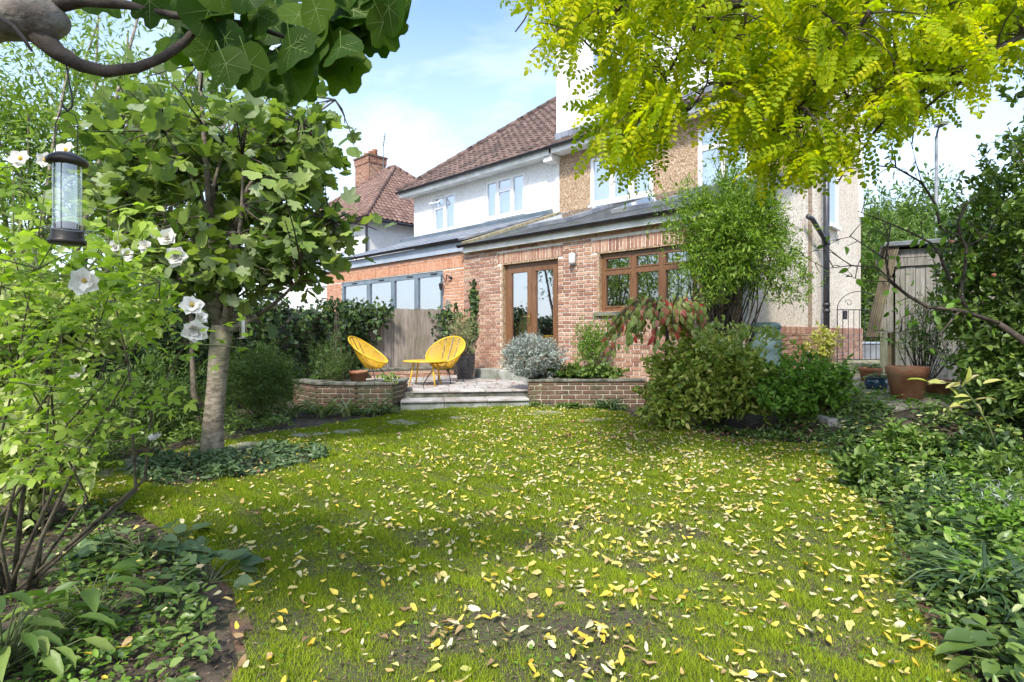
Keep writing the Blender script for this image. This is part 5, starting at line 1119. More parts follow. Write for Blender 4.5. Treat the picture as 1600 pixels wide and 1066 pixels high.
# ---- rose bush ------------------------------------------------------------------
rb = thing('rose_bush', 'leggy rose bush with light green leaves and white flowers at left', 'rose bush'); rr = random.Random(71); rng = np.random.default_rng(71)
base = Vector((-2.28, 2.58, 0)); mb = MB(); stem_pts = []
targets = [at(px + 0, py, Y) for px, py, Y in ((20, 260, 2.3), (70, 300, 2.2), (130, 430, 2.2), (190, 400, 2.3), (250, 440, 2.3), (300, 478, 2.3), (60, 420, 2.0), (10, 400, 2.2), (150, 520, 2.2), (90, 540, 2.1), (215, 560, 2.4), (40, 600, 2.1), (240, 680, 2.4), (170, 330, 2.6), (120, 700, 2.3), (-30, 330, 2.2), (-40, 500, 2.1), (240, 500, 2.5))]
for k, e in enumerate(targets):
    if k in (2, 6, 8, 11, 15, 4): stem_pts += [e, e.lerp(base, .2)]; continue
    m_ = base + Vector((rr.uniform(-.12, .5), rr.uniform(-.2, .2), rr.uniform(.25, .6))); p = [base + Vector((rr.uniform(-.06, .06), rr.uniform(-.06, .06), -.02)), m_, m_.lerp(e, .4) + Vector((rr.uniform(-.08, .08), 0, .08)), m_.lerp(e, .75) + Vector((rr.uniform(-.06, .06), 0, .05)), e]
    r0 = rr.uniform(.006, .0135); mb.tube(p, [r0, r0 * .8, r0 * .5, r0 * .3, r0 * .18], 6); stem_pts += [p[2], p[3], p[4], p[2].lerp(p[3], .5), p[3].lerp(p[4], .5)]
mb.build('stem', M_stemr, rb, True)
tp = np.array([tuple(q) for q in stem_pts for _ in range(2)]); tp = tp + rng.normal(size=tp.shape) * (.10, .08, .07)
p2, d2 = tips(rng, at(110, 430, 2.25), (.42, .3, .30), 42, .2, .2); p3, _ = tips(rng, at(190, 440, 2.35), (.34, .25, .18), 30, .2, .2); tp = np.concatenate([tp, p2, p3]); td_ = nrmz(rng.normal(size=tp.shape) + (.2, -.2, .2))
td_ = nrmz(td_ * (1, 1, .35)); n = len(tp); per = 2
PP = np.repeat(tp, per, 0) + rng.normal(size=(n * per, 3)) * .03; AA = nrmz(np.repeat(td_, per, 0) + rng.normal(size=PP.shape) * .4 + (0, 0, -.12)); NN = nrmz(rng.normal(size=PP.shape) * .35 + (0, -.25, 1))
foliage(rb, (PP, AA, NN, .11 * (.7 + .5 * rng.random(n * per))), TR, ML['rose'], rng, 300)
tw = MB()
for c in tp[::1]:
    v = Vector(c); q = min(stem_pts, key=lambda a: (a - v).length); tw.tube(curve_pts(q, v, .1, 3, rr), [.003, .0025, .0015], 4)
tw.build('twig', M_stemg, rb, kind='stuff')
def flower(parent, c, r, face, seed, dbl=True):
    rng = np.random.default_rng(seed); f_ = nrmz(np.array([face], float))[0]; x = nrmz(np.cross(f_, (0, .1, 1.))); y_ = np.cross(f_, x); rings = [(6, 1.25, 1.0), (6, .95, .9), (5, .6, .7), (4, .3, .55)] if dbl else [(6, 1.3, 1.0), (5, 1.0, .85)]
    P = []; A = []; N = []; Sc = []
    for n, el, s in rings:
        for i in range(n):
            a = 6.283 * i / n + rng.random() * .5; u = math.cos(a) * x + math.sin(a) * y_; ax = u * math.sin(el) + f_ * math.cos(el); P.append(np.array(c) + u * .06 * r); A.append(ax + rng.normal(size=3) * .1); N.append(f_ * math.sin(el) - u * math.cos(el)); Sc.append(r * s * rng.uniform(.9, 1.1))
    me = tmesh('flower', [t_oval(.95, .12, .12, .6), t_oval(.85, .16, .05, .6)], (np.array(P), np.array(A), np.array(N), np.array(Sc)), M_petal, rng); fl = link('flower', me, parent)
    if not dbl: MB().lathe([(0, .012), (.006, .010), (.008, .0), (0, -.004)], 8, tuple(np.array(c) + f_ * .006)).build('stamen', M_stamen, fl, True)
for i, (px, py, Y, r, f_, dbl) in enumerate([(33, 250, 2.3, .042, (.2, -1, .3), False), (72, 252, 2.35, .034, (.3, -1, 0), False), (104, 237, 2.4, .045, (0, -1, .5), False), (89, 187, 2.3, .014, (0, -.5, 1), True), (133, 440, 2.1, .055, (.2, -1, -.1), False), (262, 372, 2.5, .045, (.4, -1, .2), True), (276, 400, 2.45, .05, (.5, -1, -.2), True), (242, 362, 2.6, .03, (-.2, -1, .2), False), (300, 478, 2.3, .045, (.5, -1, .3), False), (305, 515, 2.25, .052, (.3, -1, -.4), True), (312, 497, 2.3, .03, (1, -.5, .3), True), (242, 685, 2.4, .03, (0, -.6, .9), True), (122, 580, 2.3, .035, (.2, -1, .2), True), (200, 398, 3.0, .04, (.2, -1, 0), False), (180, 385, 3.1, .04, (.2, -1, 0), True), (228, 385, 2.9, .035, (0, -1, 0), True)]):
    flower(rb, tuple(at(px, py, Y)), r, f_, i, dbl)
# ---- leafy plants of the near beds ------------------------------------------------
def leafclump(name, lab, c, n, size, temps, mt, seed, spread=.2, h=.15, cat='plant', dirb=(0, 0, 0), petiole=M_stemg):
    t = thing(name, lab, cat); rng = np.random.default_rng(seed); a = rng.random(n) * 6.283; q = rng.random(n) ** .6; P = np.column_stack([c[0] + np.cos(a) * q * spread, c[1] + np.sin(a) * q * spread, c[2] + h * (1.1 - .6 * q) * (.6 + .5 * rng.random(n))])
    A = nrmz(np.column_stack([np.cos(a) * (.4 + q), np.sin(a) * (.4 + q), .15 - .5 * q]) + rng.normal(size=(n, 3)) * .25 + np.array(dirb)); N = nrmz(rng.normal(size=(n, 3)) * .25 + (0, -.15, 1))
    foliage(t, (P, A, N, size * (.7 + .5 * rng.random(n))), temps, mt, rng, n); mb = MB()
    for p in P: mb.tube(curve_pts(Vector(c), Vector(p), .12, 4, random), [.004, .0035, .003, .002], 4)
    mb.build('stem', petiole, t); return t
HEART = [t_oval(.85, .08, -.1, .32), t_oval(.75, .1, -.15, .35)]
leafclump('peony_plant', 'large-leaved pale green plant in the bottom left corner', (-1.80, 1.98, 0), 60, .13, [t_oval(.32, .09, -.22), t_oval(.38, .10, -.12)], ML['peony'], 1, .26, .26)
leafclump('peony_plant', 'long-leaved green plant just above the bottom left corner plant', (-1.72, 2.3, 0), 18, .14, [t_oval(.36, .09, -.18)], ML['peony'], 2, .18, .24, dirb=(.5, 0, 0))
leafclump('broadleaf_plant', 'blue-green heart-leaved clump beside the left brick edging', (-1.45, 2.68, 0), 18, .115, HEART, ML['brun'], 3, .16, .12)
leafclump('broadleaf_plant', 'dark heart-leaved clump to the right of the rose stems', (-1.95, 2.98, 0), 34, .11, HEART, ML['brun'], 4, .3, .16)
leafclump('broadleaf_plant', 'oval-leaved green rosette in the bottom right corner', (1.78, 2.0, 0), 34, .105, [t_oval(.62, .1, -.1)], ML['cover'], 5, .17, .13)
leafclump('broadleaf_plant', 'green leafy clump below the stone steps at the planter corner', (-1.95, 8.35, 0), 60, .09, TO, ML['cover'], 6, .22, .2)
leafclump('potted_plant', 'small green plant in the squat blue pot', (4.62, 7.12, ghf(4.62, 7.12) + .13), 46, .06, TO, ML['cover'], 7, .12, .08)
leafclump('potted_plant', 'tiny weeds growing in the large terracotta pot', (4.28, 6.08, .78), 40, .05, TO, ML['bushl'], 8, .17, .06)
leafclump('potted_plant', 'small plant in the small brown pot', (4.95, 7.75, ghf(4.95, 7.75) + .17), 30, .06, TO, ML['cover'], 9, .12, .08)
# yellow-leaved sapling
sp_ = thing('yellow_sapling', 'thin sapling with yellow and pink leaves in front of the right hedge', 'plant'); mb = MB(); mb.tube([at(1558, 705, 4.1), at(1545, 665, 4.1), at(1520, 625, 4.1), at(1500, 600, 4.1)], [.008, .007, .005, .003], 5)
P = []; A = []; rng = np.random.default_rng(9)
for (px, py, dx, dz) in ((1500, 600, -1, .1), (1500, 600, -.8, -.1), (1505, 605, -.3, .8), (1505, 600, .6, .5), (1480, 598, -1, 0), (1470, 597, -1, .1), (1520, 625, -1, -.1), (1515, 620, -1, .1), (1522, 625, .8, .2), (1500, 632, -1, 0), (1490, 634, -1, -.15), (1525, 630, .5, -.6), (1510, 600, 0, 1), (1450, 596, -.9, .2), (1498, 622, -.6, .7), (1535, 600, .8, .3)):
    P.append(tuple(at(px, py, 4.1))); A.append((dx, rng.normal() * .3 - .3, dz))
mb.tube([at(1500, 600, 4.1), at(1475, 597, 4.1), at(1450, 596, 4.1)], .003, 4); mb.tube([at(1520, 625, 4.1), at(1500, 632, 4.1), at(1485, 634, 4.1)], .003, 4); mb.build('stem', M_stemg, sp_, True)
foliage(sp_, (np.array(P), np.array(A), nrmz(rng.normal(size=(len(P), 3)) * .4 + (0, -.4, .8)), np.full(len(P), .13)), [t_oval(.3, .06, -.15)], ML['yell'], rng, len(P))
# yellow daisies
for i, (px, py, Y) in enumerate(((155, 828, 2.75), (168, 822, 2.8), (128, 788, 2.9), (95, 866, 2.6))):
    f_ = thing('yellow_daisy', ['yellow daisy left of the heart-leaved clump', 'yellow daisy just right of the lowest open one', 'small yellow daisy by the rose stems', 'faded orange daisy lowest among the rose stems'][i], 'flower', (0, 0, 0), 0, 'yellow daisies in the left bed'); c = at(px, py, Y); rng = np.random.default_rng(i); a = np.arange(12) * .5236
    fr = (np.tile(np.array(c), (12, 1)), np.column_stack([np.cos(a), np.sin(a) * .8 - .2, np.full(12, .25)]), np.tile((0, -.4, 1.), (12, 1)), np.full(12, .022)); link('petals', tmesh('petals', [t_oval(.35)], fr, ML['fallen'], rng), f_); MB().lathe([(0, .012), (.006, .009), (.008, 0)], 8, tuple(c)).build('centre', M_barkd, f_, True); MB().tube([(c.x + .03, c.y + .05, 0), c], .0025, 4).build('stem', M_stemg, f_)
# ---- ground cover --------------------------------------------------------------------
def cover(name, lab, poly, n, hmax, size, temps, mt, seed, kind='stuff', cat='ground cover', bumps=1.0, zb=.0, dens=.55):
    rng = np.random.default_rng(seed); xs_ = [p[0] for p in poly]; ys_ = [p[1] for p in poly]; x = rng.uniform(min(xs_), max(xs_), n * 4); y = rng.uniform(min(ys_), max(ys_), n * 4); k = inpoly(x, y, poly)
    b = .5 + .25 * np.sin(x * 5.3 + seed) * np.sin(y * 4.7 - seed) + .25 * np.sin(x * 11 + y * 7 + seed * 2) + .15 * np.sin(x * 19 - y * 23); k &= rng.random(len(x)) < np.clip(b * 1.6 - .15, dens * .25, 1); x = x[k][:n]; y = y[k][:n]; b = b[k][:n]; n = len(x)
    z = gh(x, y) + zb + hmax * np.clip(b, .05, 1.1) * (.25 + .75 * rng.random(n) ** .7); A = nrmz(np.column_stack([rng.normal(size=(n, 2)), rng.normal(size=n) * .35 + .1])); N = nrmz(rng.normal(size=(n, 3)) * .4 + (0, -.1, 1))
    return link(name, tmesh(name, temps, (np.column_stack([x, y, z]), A, N, size * (.55 + .8 * rng.random(n))), mt, rng), None, kind, lab, cat)
RB = [(1.68, 1.2), (1.72, 2.2), (2.12, 2.95), (2.54, 3.75), (2.96, 4.75), (3.15, 5.45), (3.8, 5.5), (5.3, 5.6), (5.6, 5.0), (4.6, 3.4), (3.2, 1.8), (2.4, 1.2)]
cover('ground_cover', 'leafy green ground cover filling the right flower bed', RB, 6500, .22, .056, TO, ML['cover'], 3, dens=.1)
cover('ground_cover', 'dark ivy-like creeping leaves between the brighter plants of the right bed', RB, 3600, .20, .06, TI, ML['ivy'], 23, dens=.1)
cover('ground_cover', 'small pale variegated leaves dotted through the right bed', RB, 1500, .30, .045, TO, ML['var'], 33, dens=.1)
cover('ground_cover', 'bright small-leaved ground cover patches in the right flower bed', [(1.9, 2.4), (2.3, 3.0), (2.9, 4.2), (3.1, 5.0), (3.7, 5.3), (4.2, 4.8), (3.4, 3.6), (2.6, 2.4)], 3200, .26, .05, TO + TD, ML['bushl'], 13)
cover('ground_cover', 'low dark ground cover along the soil bank under the large bush', [(2.0, 6.9), (2.4, 6.35), (2.95, 6.0), (3.3, 5.4), (3.9, 5.7), (3.9, 6.1), (3.0, 6.6), (2.4, 7.0)], 2600, .10, .05, TO, ML['cover'], 4)
cover('ground_cover', 'ground cover round the large terracotta pot', [(3.7, 5.9), (4.2, 5.6), (5.2, 5.7), (5.4, 6.6), (4.6, 6.5), (4.2, 6.6), (3.8, 6.6)], 1500, .05, .042, TO, ML['bushl'], 14)
cover('ground_cover', 'low weeds along the foot of the right planter', [(.3, 8.95), (1.75, 8.9), (1.9, 9.1), (.3, 9.12)], 1400, .12, .05, TO, ML['cover'], 5)
cover('ground_cover', 'patchy green ground cover in the left flower bed', [(-.95, 1.4), (-1.1, 2.07), (-1.4, 2.55), (-1.75, 2.95), (-2.5, 3.65), (-3.0, 3.8), (-3.6, 3.6), (-3.6, 2.6), (-2.6, 1.4)], 3600, .11, .045, TO, ML['cover'], 6, dens=.1)
cover('ground_cover', 'fresh green leaf tufts on the soil of the left flower bed', [(-1.05, 1.5), (-1.2, 2.07), (-1.5, 2.5), (-1.85, 3.0), (-2.4, 3.2), (-2.2, 1.6)], 1500, .08, .03, TO + TD, ML['bushl'], 15)
cover('ground_cover', 'silvery green ground cover round the foot of the fig trunk', FIGBED, 4600, .13, .05, TO, ML['brun'], 7)
cover('ground_cover', 'low green growth in front of the ivy fence', [(-3.9, 5.0), (-3.6, 5.7), (-3.1, 6.6), (-2.7, 7.2), (-3.2, 7.6), (-4.6, 7.6), (-5.0, 6.0), (-4.8, 4.4), (-4.0, 4.2)], 6500, .22, .05, TD + TO, ML['hedge'], 8)
cover('ground_cover', 'low green growth beside the steps and left planter', [(-3.6, 8.6), (-3.0, 8.3), (-2.0, 8.3), (-1.75, 8.65), (-2.3, 8.6), (-3.0, 8.7)], 900, .10, .05, TO, ML['cover'], 9)
cover('ground_cover', 'weeds growing through the gravel path by the pots', [(3.5, 6.6), (5.4, 6.2), (6.4, 9), (8.3, 12.5), (7.0, 12.6), (4.3, 8.8)], 2400, .05, .04, TD, ML['bushl'], 10)
for i, (lab, x_, y_, r_, h_, tm_, mt_, sz) in enumerate([('rounded light green mound in the near part of the right bed', 2.75, 3.1, .26, .20, TO, 'bushl', .045), ('silvery mound plant in the middle of the right bed', 2.85, 3.7, .24, .18, TD, 'brun', .05), ('broad-leaved green clump by the lawn edge on the right', 2.72, 4.3, .2, .2, TO, 'cover', .09), ('tall leafy green clump in the right bed before the hedge', 3.7, 4.2, .34, .24, TO, 'hedge', .07), ('dark glossy low shrub under the right hedge', 4.05, 4.75, .38, .24, TO, 'ivy', .07), ('yellow-green clump in the right bed by the yellow sapling', 3.55, 5.05, .26, .2, TO, 'peony', .07), ('fine-leaved grey clump just behind the strap-leaved clump', 3.0, 3.3, .28, .24, TN, 'silver', .04), ('purple-grey leafy plant at the right edge of the bed', 3.1, 2.8, .3, .22, TO, 'brun', .07)]):
    z_ = ghf(x_, y_); shrub('bed_plant', lab, 'plant', (x_, y_, z_), (x_, y_, z_ + h_ * .6), (r_, r_, h_), 90, 9, sz, tm_, ML[mt_], .08, 8, .004, M_stemg, 120 + i, 0, .3, .25, z_ + .02)
rng = np.random.default_rng(130); edge = [(-.7, 1.0), (1.68, 1.2), (1.72, 2.2), (2.12, 2.95), (2.54, 3.75), (2.96, 4.75), (3.15, 5.6)][1:]; P = []
for a, b in zip(edge[:-1], edge[1:]):
    a = np.array(a); b = np.array(b); n = int(np.linalg.norm(b - a) * 420); s = rng.random(n); w = .10 + .13 * (np.sin(s * 17 + a[0] * 9) > .1); q = a + (b - a) * s[:, None] + np.column_stack([-w * rng.random(n) + .06, np.zeros(n)]); P.append(np.column_stack([q, gh(q[:, 0], q[:, 1]) + .02 + .07 * rng.random(n)]))
P = np.concatenate(P); n = len(P); link('ground_cover', tmesh('ground_cover', TO, (P, nrmz(rng.normal(size=(n, 3)) * (1, 1, .4)), nrmz(rng.normal(size=(n, 3)) * .4 + (0, 0, 1)), .042 * (.5 + .8 * rng.random(n))), ML['cover'], rng), None, 'stuff', 'ragged weeds creeping over the right lawn edge', 'ground cover')
# ---- right hedge, apple tree --------------------------------------------------------------
hd = shrub('hedge_shrub', 'tall dark green hedge shrub filling the right edge of the garden', 'hedge', (5.0, 5.5, .5), (5.10, 5.45, 1.5), (.86, .85, 1.52), 1700, 13, .075, TO, ML['hedge'], .2, 40, .015, M_barkd, 50, 0, .45, .14, .45)
rng = np.random.default_rng(52)
for c, r, n_ in (((5.15, 5.3, 3.55), (.45, .4, .45), 60), ((5.3, 4.2, 1.4), (.8, .9, 1.3), 900), ((4.95, 5.2, .85), (.6, .6, .5), 330)):
    p, d = tips(rng, c, r, n_, .4, .2, .35); foliage(hd, sprays(rng, p, d, 11, .2, .072), TO, ML['hedge'], rng, 0)
mb = MB(); [mb.tube([(5.2, 5.4, 2.7), (5.2, 5.35, 3.2), (5.15 + dx, 5.3, 3.7)], [.015, .01, .005], 5) for dx in (-.3, -.1, .1)]; mb.build('stem', M_barkd, hd, True)
shrub('twiggy_shrub', 'loose green shrub with twiggy stems in front of the shed', 'shrub', (4.95, 6.75, .5), (4.95, 6.7, 1.25), (.42, .3, .42), 200, 8, .055, TD, ML['hedge'], .2, 40, .007, M_barkd, 53, 0, .3, .25, .7)
ap = thing('apple_tree', 'nearly bare apple tree reaching in from the right with a few leaves and fruit', 'tree')
AB = [[(1560, 505, 4.9), (1500, 485, 4.85), (1450, 480, 4.8), (1420, 463, 4.8), (1390, 440, 4.8), (1384, 405, 4.8), (1388, 378, 4.8), (1392, 350, 4.8)],
      [(1512, 488, 4.9), (1500, 460, 4.9), (1508, 420, 4.9), (1510, 385, 4.9), (1500, 368, 4.9), (1470, 358, 4.85)], [(1500, 368, 4.9), (1497, 345, 4.9), (1512, 318, 4.9), (1530, 300, 4.95)],
      [(1485, 440, 4.85), (1470, 400, 4.85), (1455, 380, 4.85), (1420, 362, 4.8), (1380, 345, 4.8), (1340, 330, 4.8)], [(1470, 358, 4.85), (1462, 320, 4.85), (1440, 285, 4.85), (1400, 262, 4.85), (1360, 258, 4.85), (1330, 265, 4.85)],
      [(1420, 463, 4.8), (1370, 418, 4.75), (1330, 415, 4.7), (1290, 420, 4.65), (1255, 400, 4.6)], [(1330, 415, 4.7), (1300, 395, 4.7), (1275, 390, 4.7)], [(1390, 440, 4.8), (1350, 440, 4.7), (1310, 425, 4.7)], [(1384, 405, 4.8), (1330, 370, 4.7), (1290, 378, 4.7)], [(1510, 385, 4.9), (1540, 370, 4.9), (1560, 330, 4.9)], [(1450, 480, 4.8), (1440, 510, 4.8), (1400, 520, 4.8), (1370, 515, 4.8)], [(1500, 485, 4.85), (1470, 520, 4.8), (1480, 570, 4.8)], [(1400, 262, 4.85), (1395, 240, 4.85)], [(1440, 285, 4.85), (1430, 250, 4.85), (1425, 228, 4.85)]]
mb = MB(); rr = random.Random(9); ep = []
for i, l in enumerate(AB):
    p = [at(*q) for q in l]; n = len(p); r0 = (.020, .019, .014, .013, .012, .008, .005, .005, .006, .007, .006, .010, .003, .004)[i]; mb.tube(p, [r0 * (1 - .75 * k / (n - 1)) for k in range(n)], 6)
    for a, b in zip(p[:-1], p[1:]):
        for _ in range(3 if i < 5 else 2):
            q = a.lerp(b, rr.random()); e = q + Vector((rr.uniform(-.16, .08), rr.uniform(-.12, .12), rr.uniform(-.10, .20))); mb.tube(curve_pts(q, e, .15, 4, rr), [.0045, .0035, .0025, .0015], 4); ep.append(e)
mb.tube([(5.15, 5.1, .3), (4.9, 5.0, .9), at(1560, 505, 4.9)], [.06, .045, .022], 8); mb.build('branch', M_barkd, ap, True)
rng = np.random.default_rng(10); P = np.array([tuple(e) for e in ep if rr.random() < .8] + [tuple(e) for e in ep[:30]]); n = len(P); P = P + rng.normal(size=P.shape) * .03
foliage(ap, (P, nrmz(rng.normal(size=(n, 3)) * .6 + (0, 0, -.6)), nrmz(rng.normal(size=(n, 3)) + (0, -.5, .5)), .075 * (.7 + .5 * rng.random(n))), TO, ML['bushl'], rng, n)
for px, py in ((1487, 378), (1553, 430)): MB().lathe([(0, -.018), (.013, -.013), (.019, 0), (.015, .013), (.004, .016), (0, .012)], 12, tuple(at(px, py, 4.85))).build('apple', M_terra, ap, True)
# ---- distant trees on the right ---------------------------------------------------------------
for i, (lab, c, r, n, sz) in enumerate([('rounded distant tree behind the street lamp post', (21.8, 31, 6.2), (4.0, 3.2, 3.4), 1500, .34), ('lower distant tree left of the lamp post beside the house', (15.2, 24, 4.3), (2.4, 2, 2.4), 1000, .26), ('distant tree right of the lamp post beyond the apple branches', (24.5, 28, 4.8), (2.8, 2.4, 3.2), 1000, .30), ('green shrub filling the gap between the house and shed', (9.6, 15.2, 2.2), (1.0, .9, 2.0), 900, .12), ('dark bush low behind the iron gate', (11.4, 18, 1.6), (1.5, 1.2, 1.7), 420, .14), ('tree crown behind the felt top of the shed', (12.3, 16.0, 2.8), (1.6, 1.4, 2.2), 520, .15)]):
    shrub('distant_tree', lab, 'tree', (c[0], c[1], 0), c, r, n, 12, sz, TD, ML['dist'], sz * 4, 16, .06 if i < 3 else .03, M_barkd, 90 + i, 0, .4, .22, .5, group='trees beyond the gate')
for i, (lab, c, r) in enumerate([('dark tree far behind the neighbour houses', (-16, 34, 4), (5, 3, 4)), ('hedge tree behind the left boundary fence', (-9.5, 6, 2.4), (2.2, 2.6, 2.6))]):
    shrub('background_tree', lab, 'tree', (c[0], c[1], 0), c, r, 520, 12, .2, TD, ML['back' if i == 1 else 'dist'], .8, 12, .06, M_barkd, 97 + i, 0, .4, .22, .3)
# ---- grass ---------------------------------------------------------------------------------------
rng = np.random.default_rng(100)
def bare(x, y):
    b = .55 * np.exp(-(((x - .08) / .42) ** 2 + ((y - 2.25) / .20) ** 2)) * 2.2 + .5 * np.exp(-(((x - .55) / .6) ** 2 + ((y - 3.3) / .35) ** 2)) + .35 * np.exp(-(((x + .45) / .25) ** 2 + ((y - 1.95) / .12) ** 2))
    nz = np.sin(x * 6.1 + y * 3.3) * np.sin(y * 7.7 - x * 2.2) + .6 * np.sin(x * 14.3 - y * 9.1) * np.sin(y * 17 + x * 5) + .35 * np.sin(x * 31 + 2) * np.sin(y * 37); near_ = S((5.2 - y) / 2.2)
    return np.clip(b + near_ * np.clip(nz - .2, 0, 1) * .65 + .06 * near_, 0, .97)
def scatter(n, ylo, yhi):
    x = rng.uniform(-4.2, 3.5, n); y = rng.uniform(ylo, yhi, n); k = inpoly(x, y, LAWN) & ~inpoly(x, y, FIGBED) & (np.abs(x) < y * .98 + .3); return x[k], y[k]
Vs = []; Fs = []; Rs = []; off = 0
for (n, ylo, yhi, w, h) in ((520000, 1.5, 3.0, .0030, .030), (430000, 3.0, 4.8, .0042, .032), (360000, 4.8, 9.2, .0075, .034)):
    x, y = scatter(n, ylo, yhi); k = rng.random(len(x)) > bare(x, y); x = x[k]; y = y[k]; n = len(x); z = gh(x, y) + .008; a = rng.random(n) * 6.283; tuft = .75 + .35 * np.sin(x * 8.3) * np.sin(y * 9.1) + .25 * np.sin(x * 23 + y * 19); hh = h * (.5 + .9 * rng.random(n)) * np.clip(tuft, .45, 1.4)
    ln = rng.normal(size=(n, 2)) * .5 * hh[:, None]; dx = np.cos(a) * w * .5; dy = np.sin(a) * w * .5
    v = np.stack([np.column_stack([x - dx, y - dy, z]), np.column_stack([x + dx, y + dy, z]), np.column_stack([x + ln[:, 0], y + ln[:, 1], z + hh])], 1); Vs.append(v.reshape(-1, 3)); Fs.append(np.arange(3 * n).reshape(-1, 3) + off); off += 3 * n
    Rs.append(np.clip(.5 + .22 * rng.normal(size=n) + .18 * np.sin(x * 1.9 + 1) * np.sin(y * 1.4) - .20 * S((4.3 - y) / 2), 0.01, .99))  # near blades shifted down the ramp: tree shade put into their colour
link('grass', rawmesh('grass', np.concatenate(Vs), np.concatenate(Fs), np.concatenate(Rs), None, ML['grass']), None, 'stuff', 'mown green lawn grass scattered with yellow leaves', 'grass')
# ---- fallen leaves ----------------------------------------------------------------------------------
rng = np.random.default_rng(101); x = rng.uniform(-4, 3.4, 60000); y = 1.55 + 7.4 * rng.random(60000) ** 1.15; k = inpoly(x, y, LAWN)
dens = np.clip(.32 + .5 * S((x + 1.6) / 2.2) - .25 * S((y - 5.5) / 2) + .18 * np.sin(x * 3.1 + y * 2) * np.sin(y * 2.7), .06, 1); cl_ = .55 + .45 * np.sin(x * 7.3 + y * 4.1) * np.sin(y * 8.9 - x * 3.7) + .3 * np.sin(x * 17 + 1) * np.sin(y * 21); k &= rng.random(60000) < dens * np.clip(cl_, .25, 1.1) * (.95 + .25 * S((y - 2.2) / 2)); x = x[k][:6400]; y = y[k][:6400]
x2 = rng.uniform(-3.2, 4.6, 1500); y2 = rng.uniform(1.6, 6.4, 1500); k = ~inpoly(x2, y2, LAWN); x = np.concatenate([x, x2[k]]); y = np.concatenate([y, y2[k]]); n = len(x)
z = gh(x, y) + np.where(inpoly(x, y, LAWN), .030 + .012 * rng.random(n), .03 + .09 * rng.random(n)); A = nrmz(np.column_stack([rng.normal(size=(n, 2)), rng.normal(size=n) * .18])); N = nrmz(rng.normal(size=(n, 3)) * .28 + (0, -.1, 1)); Sc = .044 * (.5 + .85 * rng.random(n) ** 1.3)
TLf = [t_oval(.42, .12, .08), t_oval(.5, .06, -.14), t_oval(.34, .20, .22), t_oval(.46, .02, .04)]
for q_, t_ in enumerate(TLf):            # curl and tear the outlines
    r_ = np.random.default_rng(q_); t_.v[:, 2] += .10 * np.sin(t_.v[:, 1] * 5 + q_) + .25 * t_.v[:, 0] * np.sin(t_.v[:, 1] * 4 + q_); t_.v[1:8, :2] *= 1 + r_.normal(size=(7, 2)) * .07
score = np.where(np.abs(x / y) < .9, Sc / y, 0); order = np.argsort(-score); top = order[:300]; rest = order[300:]
FC = [('cream', leafmat('leaf_fallen_cream', [(.46, .42, .26), (.60, .55, .36)], .12, .6, (1, 1, .8), .3)), ('golden yellow', leafmat('leaf_fallen_gold', [(.50, .34, .03), (.56, .42, .05)], .12, .6, (1, 1, .8), .3)), ('pale yellow-green', leafmat('leaf_fallen_dull', [(.36, .36, .08), (.46, .42, .16)], .12, .6, (1, 1, .8), .3)), ('brown-spotted', leafmat('leaf_fallen_spot', [(.22, .14, .07), (.36, .25, .12)], .1, .7, (1, 1, .8), .2))]
ms = [[rawmesh('fallen_leaf', t.v, t.f, np.zeros(len(t.f)), t.tm, m_) for _, m_ in FC] for t in TLf]
for i in top:
    a = A[i]; nn_ = N[i] - a * (N[i] @ a); nn_ /= np.linalg.norm(nn_); s = np.cross(a, nn_); M = Matrix.Identity(4)
    for c, vec in enumerate((s, a, nn_)):
        for r_ in range(3): M[r_][c] = float(vec[r_] * Sc[i])
    M[0][3], M[1][3], M[2][3] = float(x[i]), float(y[i]), float(z[i])
    ti = int(rng.integers(4)); ci = int(rng.choice(4, p=(.24, .42, .20, .14))); pxx = x[i] / y[i]; zone = 'at the lower left' if pxx < -.35 else 'in the lower middle' if pxx < .25 else 'at the lower right'
    o = link('fallen_leaf', ms[ti][ci], None, None, '%s %s %s %s of the lawn' % (('small', 'large')[int(Sc[i] > .05)], ('slightly cupped', 'drooping', 'narrow curled', 'flat')[ti], FC[ci][0] + ' fallen leaf', zone), 'leaf', 'fallen leaves on the lawn'); o.matrix_world = M
fr = (np.column_stack([x, y, z])[rest], A[rest], N[rest], Sc[rest]); link('leaf_litter', tmesh('leaf_litter', TLf, fr, ML['fallen'], rng), None, 'stuff', 'yellow leaves scattered over the farther lawn', 'fallen leaves')
n = 110; x = rng.normal(.95, .55, n); y = rng.normal(6.6, .5, n); n2 = 240; x = np.concatenate([x, rng.uniform(2.0, 3.7, n2), rng.uniform(-2.6, 2.5, 25)]); y = np.concatenate([y, rng.uniform(5.9, 6.8, n2), rng.uniform(3.5, 8, 25)]); n = len(x)
z = gh(x, y) + .035; fr = (np.column_stack([x, y, z]), nrmz(np.column_stack([rng.normal(size=(n, 2)), rng.normal(size=n) * .2])), nrmz(rng.normal(size=(n, 3)) * .35 + (0, 0, 1)), .065 * (.5 + .6 * rng.random(n)))
link('leaf_litter', tmesh('leaf_litter', TLf, fr, ML['fallenr'], rng), None, 'stuff', 'reddish brown leaves dropped in front of the bushes', 'fallen leaves')
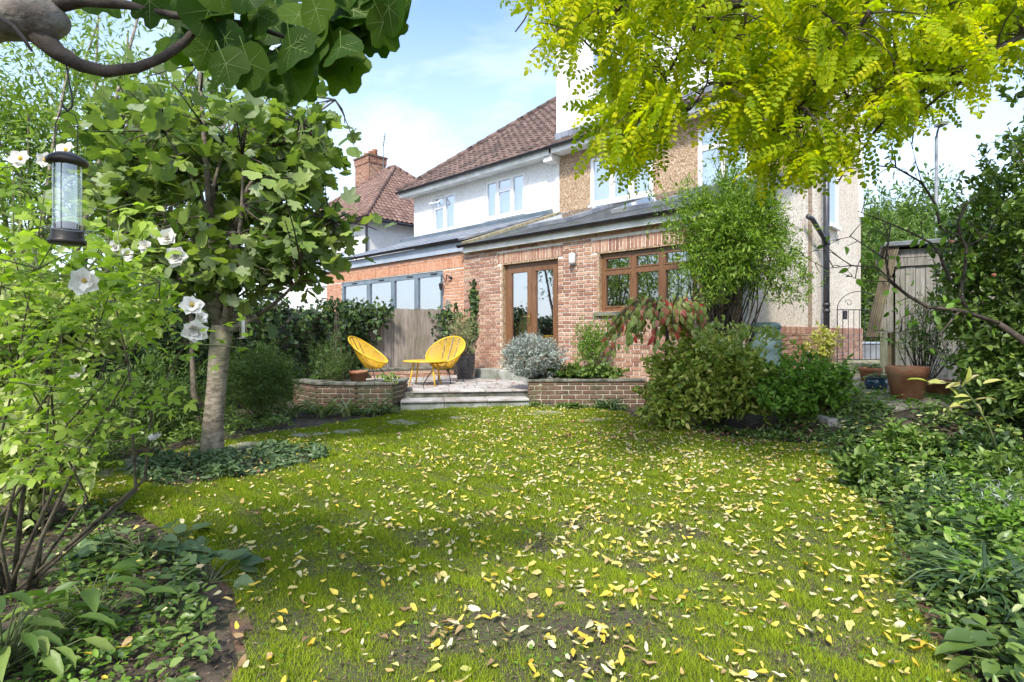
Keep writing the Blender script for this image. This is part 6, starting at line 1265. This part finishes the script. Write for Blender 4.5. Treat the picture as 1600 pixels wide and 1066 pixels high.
n = 130; x = rng.uniform(-2.6, 1.2, n); y = rng.uniform(9.2, 11.6, n); k = inpoly(x, y, patio_poly); x = x[k]; y = y[k]; n = len(x); fr = (np.column_stack([x, y, np.full(n, PZ + .01)]), nrmz(np.column_stack([rng.normal(size=(n, 2)), np.zeros(n)])), nrmz(rng.normal(size=(n, 3)) * .2 + (0, 0, 1)), .05 * (.6 + .6 * rng.random(n)))
link('leaf_litter', tmesh('leaf_litter', TLf, fr, ML['fallenr'], rng), None, 'stuff', 'brown leaves lying on the patio slabs', 'fallen leaves')
# worn soil debris and clover between the grass
rng = np.random.default_rng(102); n = 90000; x = rng.uniform(-3.4, 3.4, n); y = rng.uniform(1.5, 5.2, n); k = (inpoly(x, y, LAWN) & (rng.random(n) < .12 + 1.1 * bare(x, y))) | (~inpoly(x, y, LAWN) & (rng.random(n) < .8) & (x < -.8)); x = x[k]; y = y[k]; n = len(x)
fr = (np.column_stack([x, y, gh(x, y) + .014 + .008 * rng.random(n)]), nrmz(np.column_stack([rng.normal(size=(n, 2)), rng.normal(size=n) * .2])), nrmz(rng.normal(size=(n, 3)) * .4 + (0, 0, 1)), .022 * (.3 + 1.2 * rng.random(n) ** 1.5))
link('leaf_litter', tmesh('leaf_litter', [t_dia(.18), t_dia(.35), t_dia(.08)], fr, leafmat('dead_thatch', [(.035, .025, .018), (.07, .05, .034), (.12, .085, .055), (.24, .18, .12), (.10, .07, .05)], .1, .8, (1, 1, 1), .2), rng), None, 'stuff', 'brown thatch and crumbs of soil between the grass', 'lawn debris')
n = 9000; x = rng.uniform(-3.6, 3.2, n); y = rng.uniform(1.6, 7.5, n); k = inpoly(x, y, LAWN) & ~inpoly(x, y, FIGBED) & (np.sin(x * 5.1 + 1) * np.sin(y * 4.3) + .5 * np.sin(x * 13 + y * 9) > .25); x = x[k]; y = y[k]; n = len(x)
fr = (np.column_stack([x, y, gh(x, y) + .02 + .014 * rng.random(n)]), nrmz(np.column_stack([rng.normal(size=(n, 2)), rng.normal(size=n) * .2])), nrmz(rng.normal(size=(n, 3)) * .35 + (0, 0, 1)), .018 * (.6 + .8 * rng.random(n)))
link('clover', tmesh('clover', [t_oval(.8, .05, .02)], fr, ML['bushl'], rng), None, 'stuff', 'small round clover leaves growing among the lawn grass', 'clover')
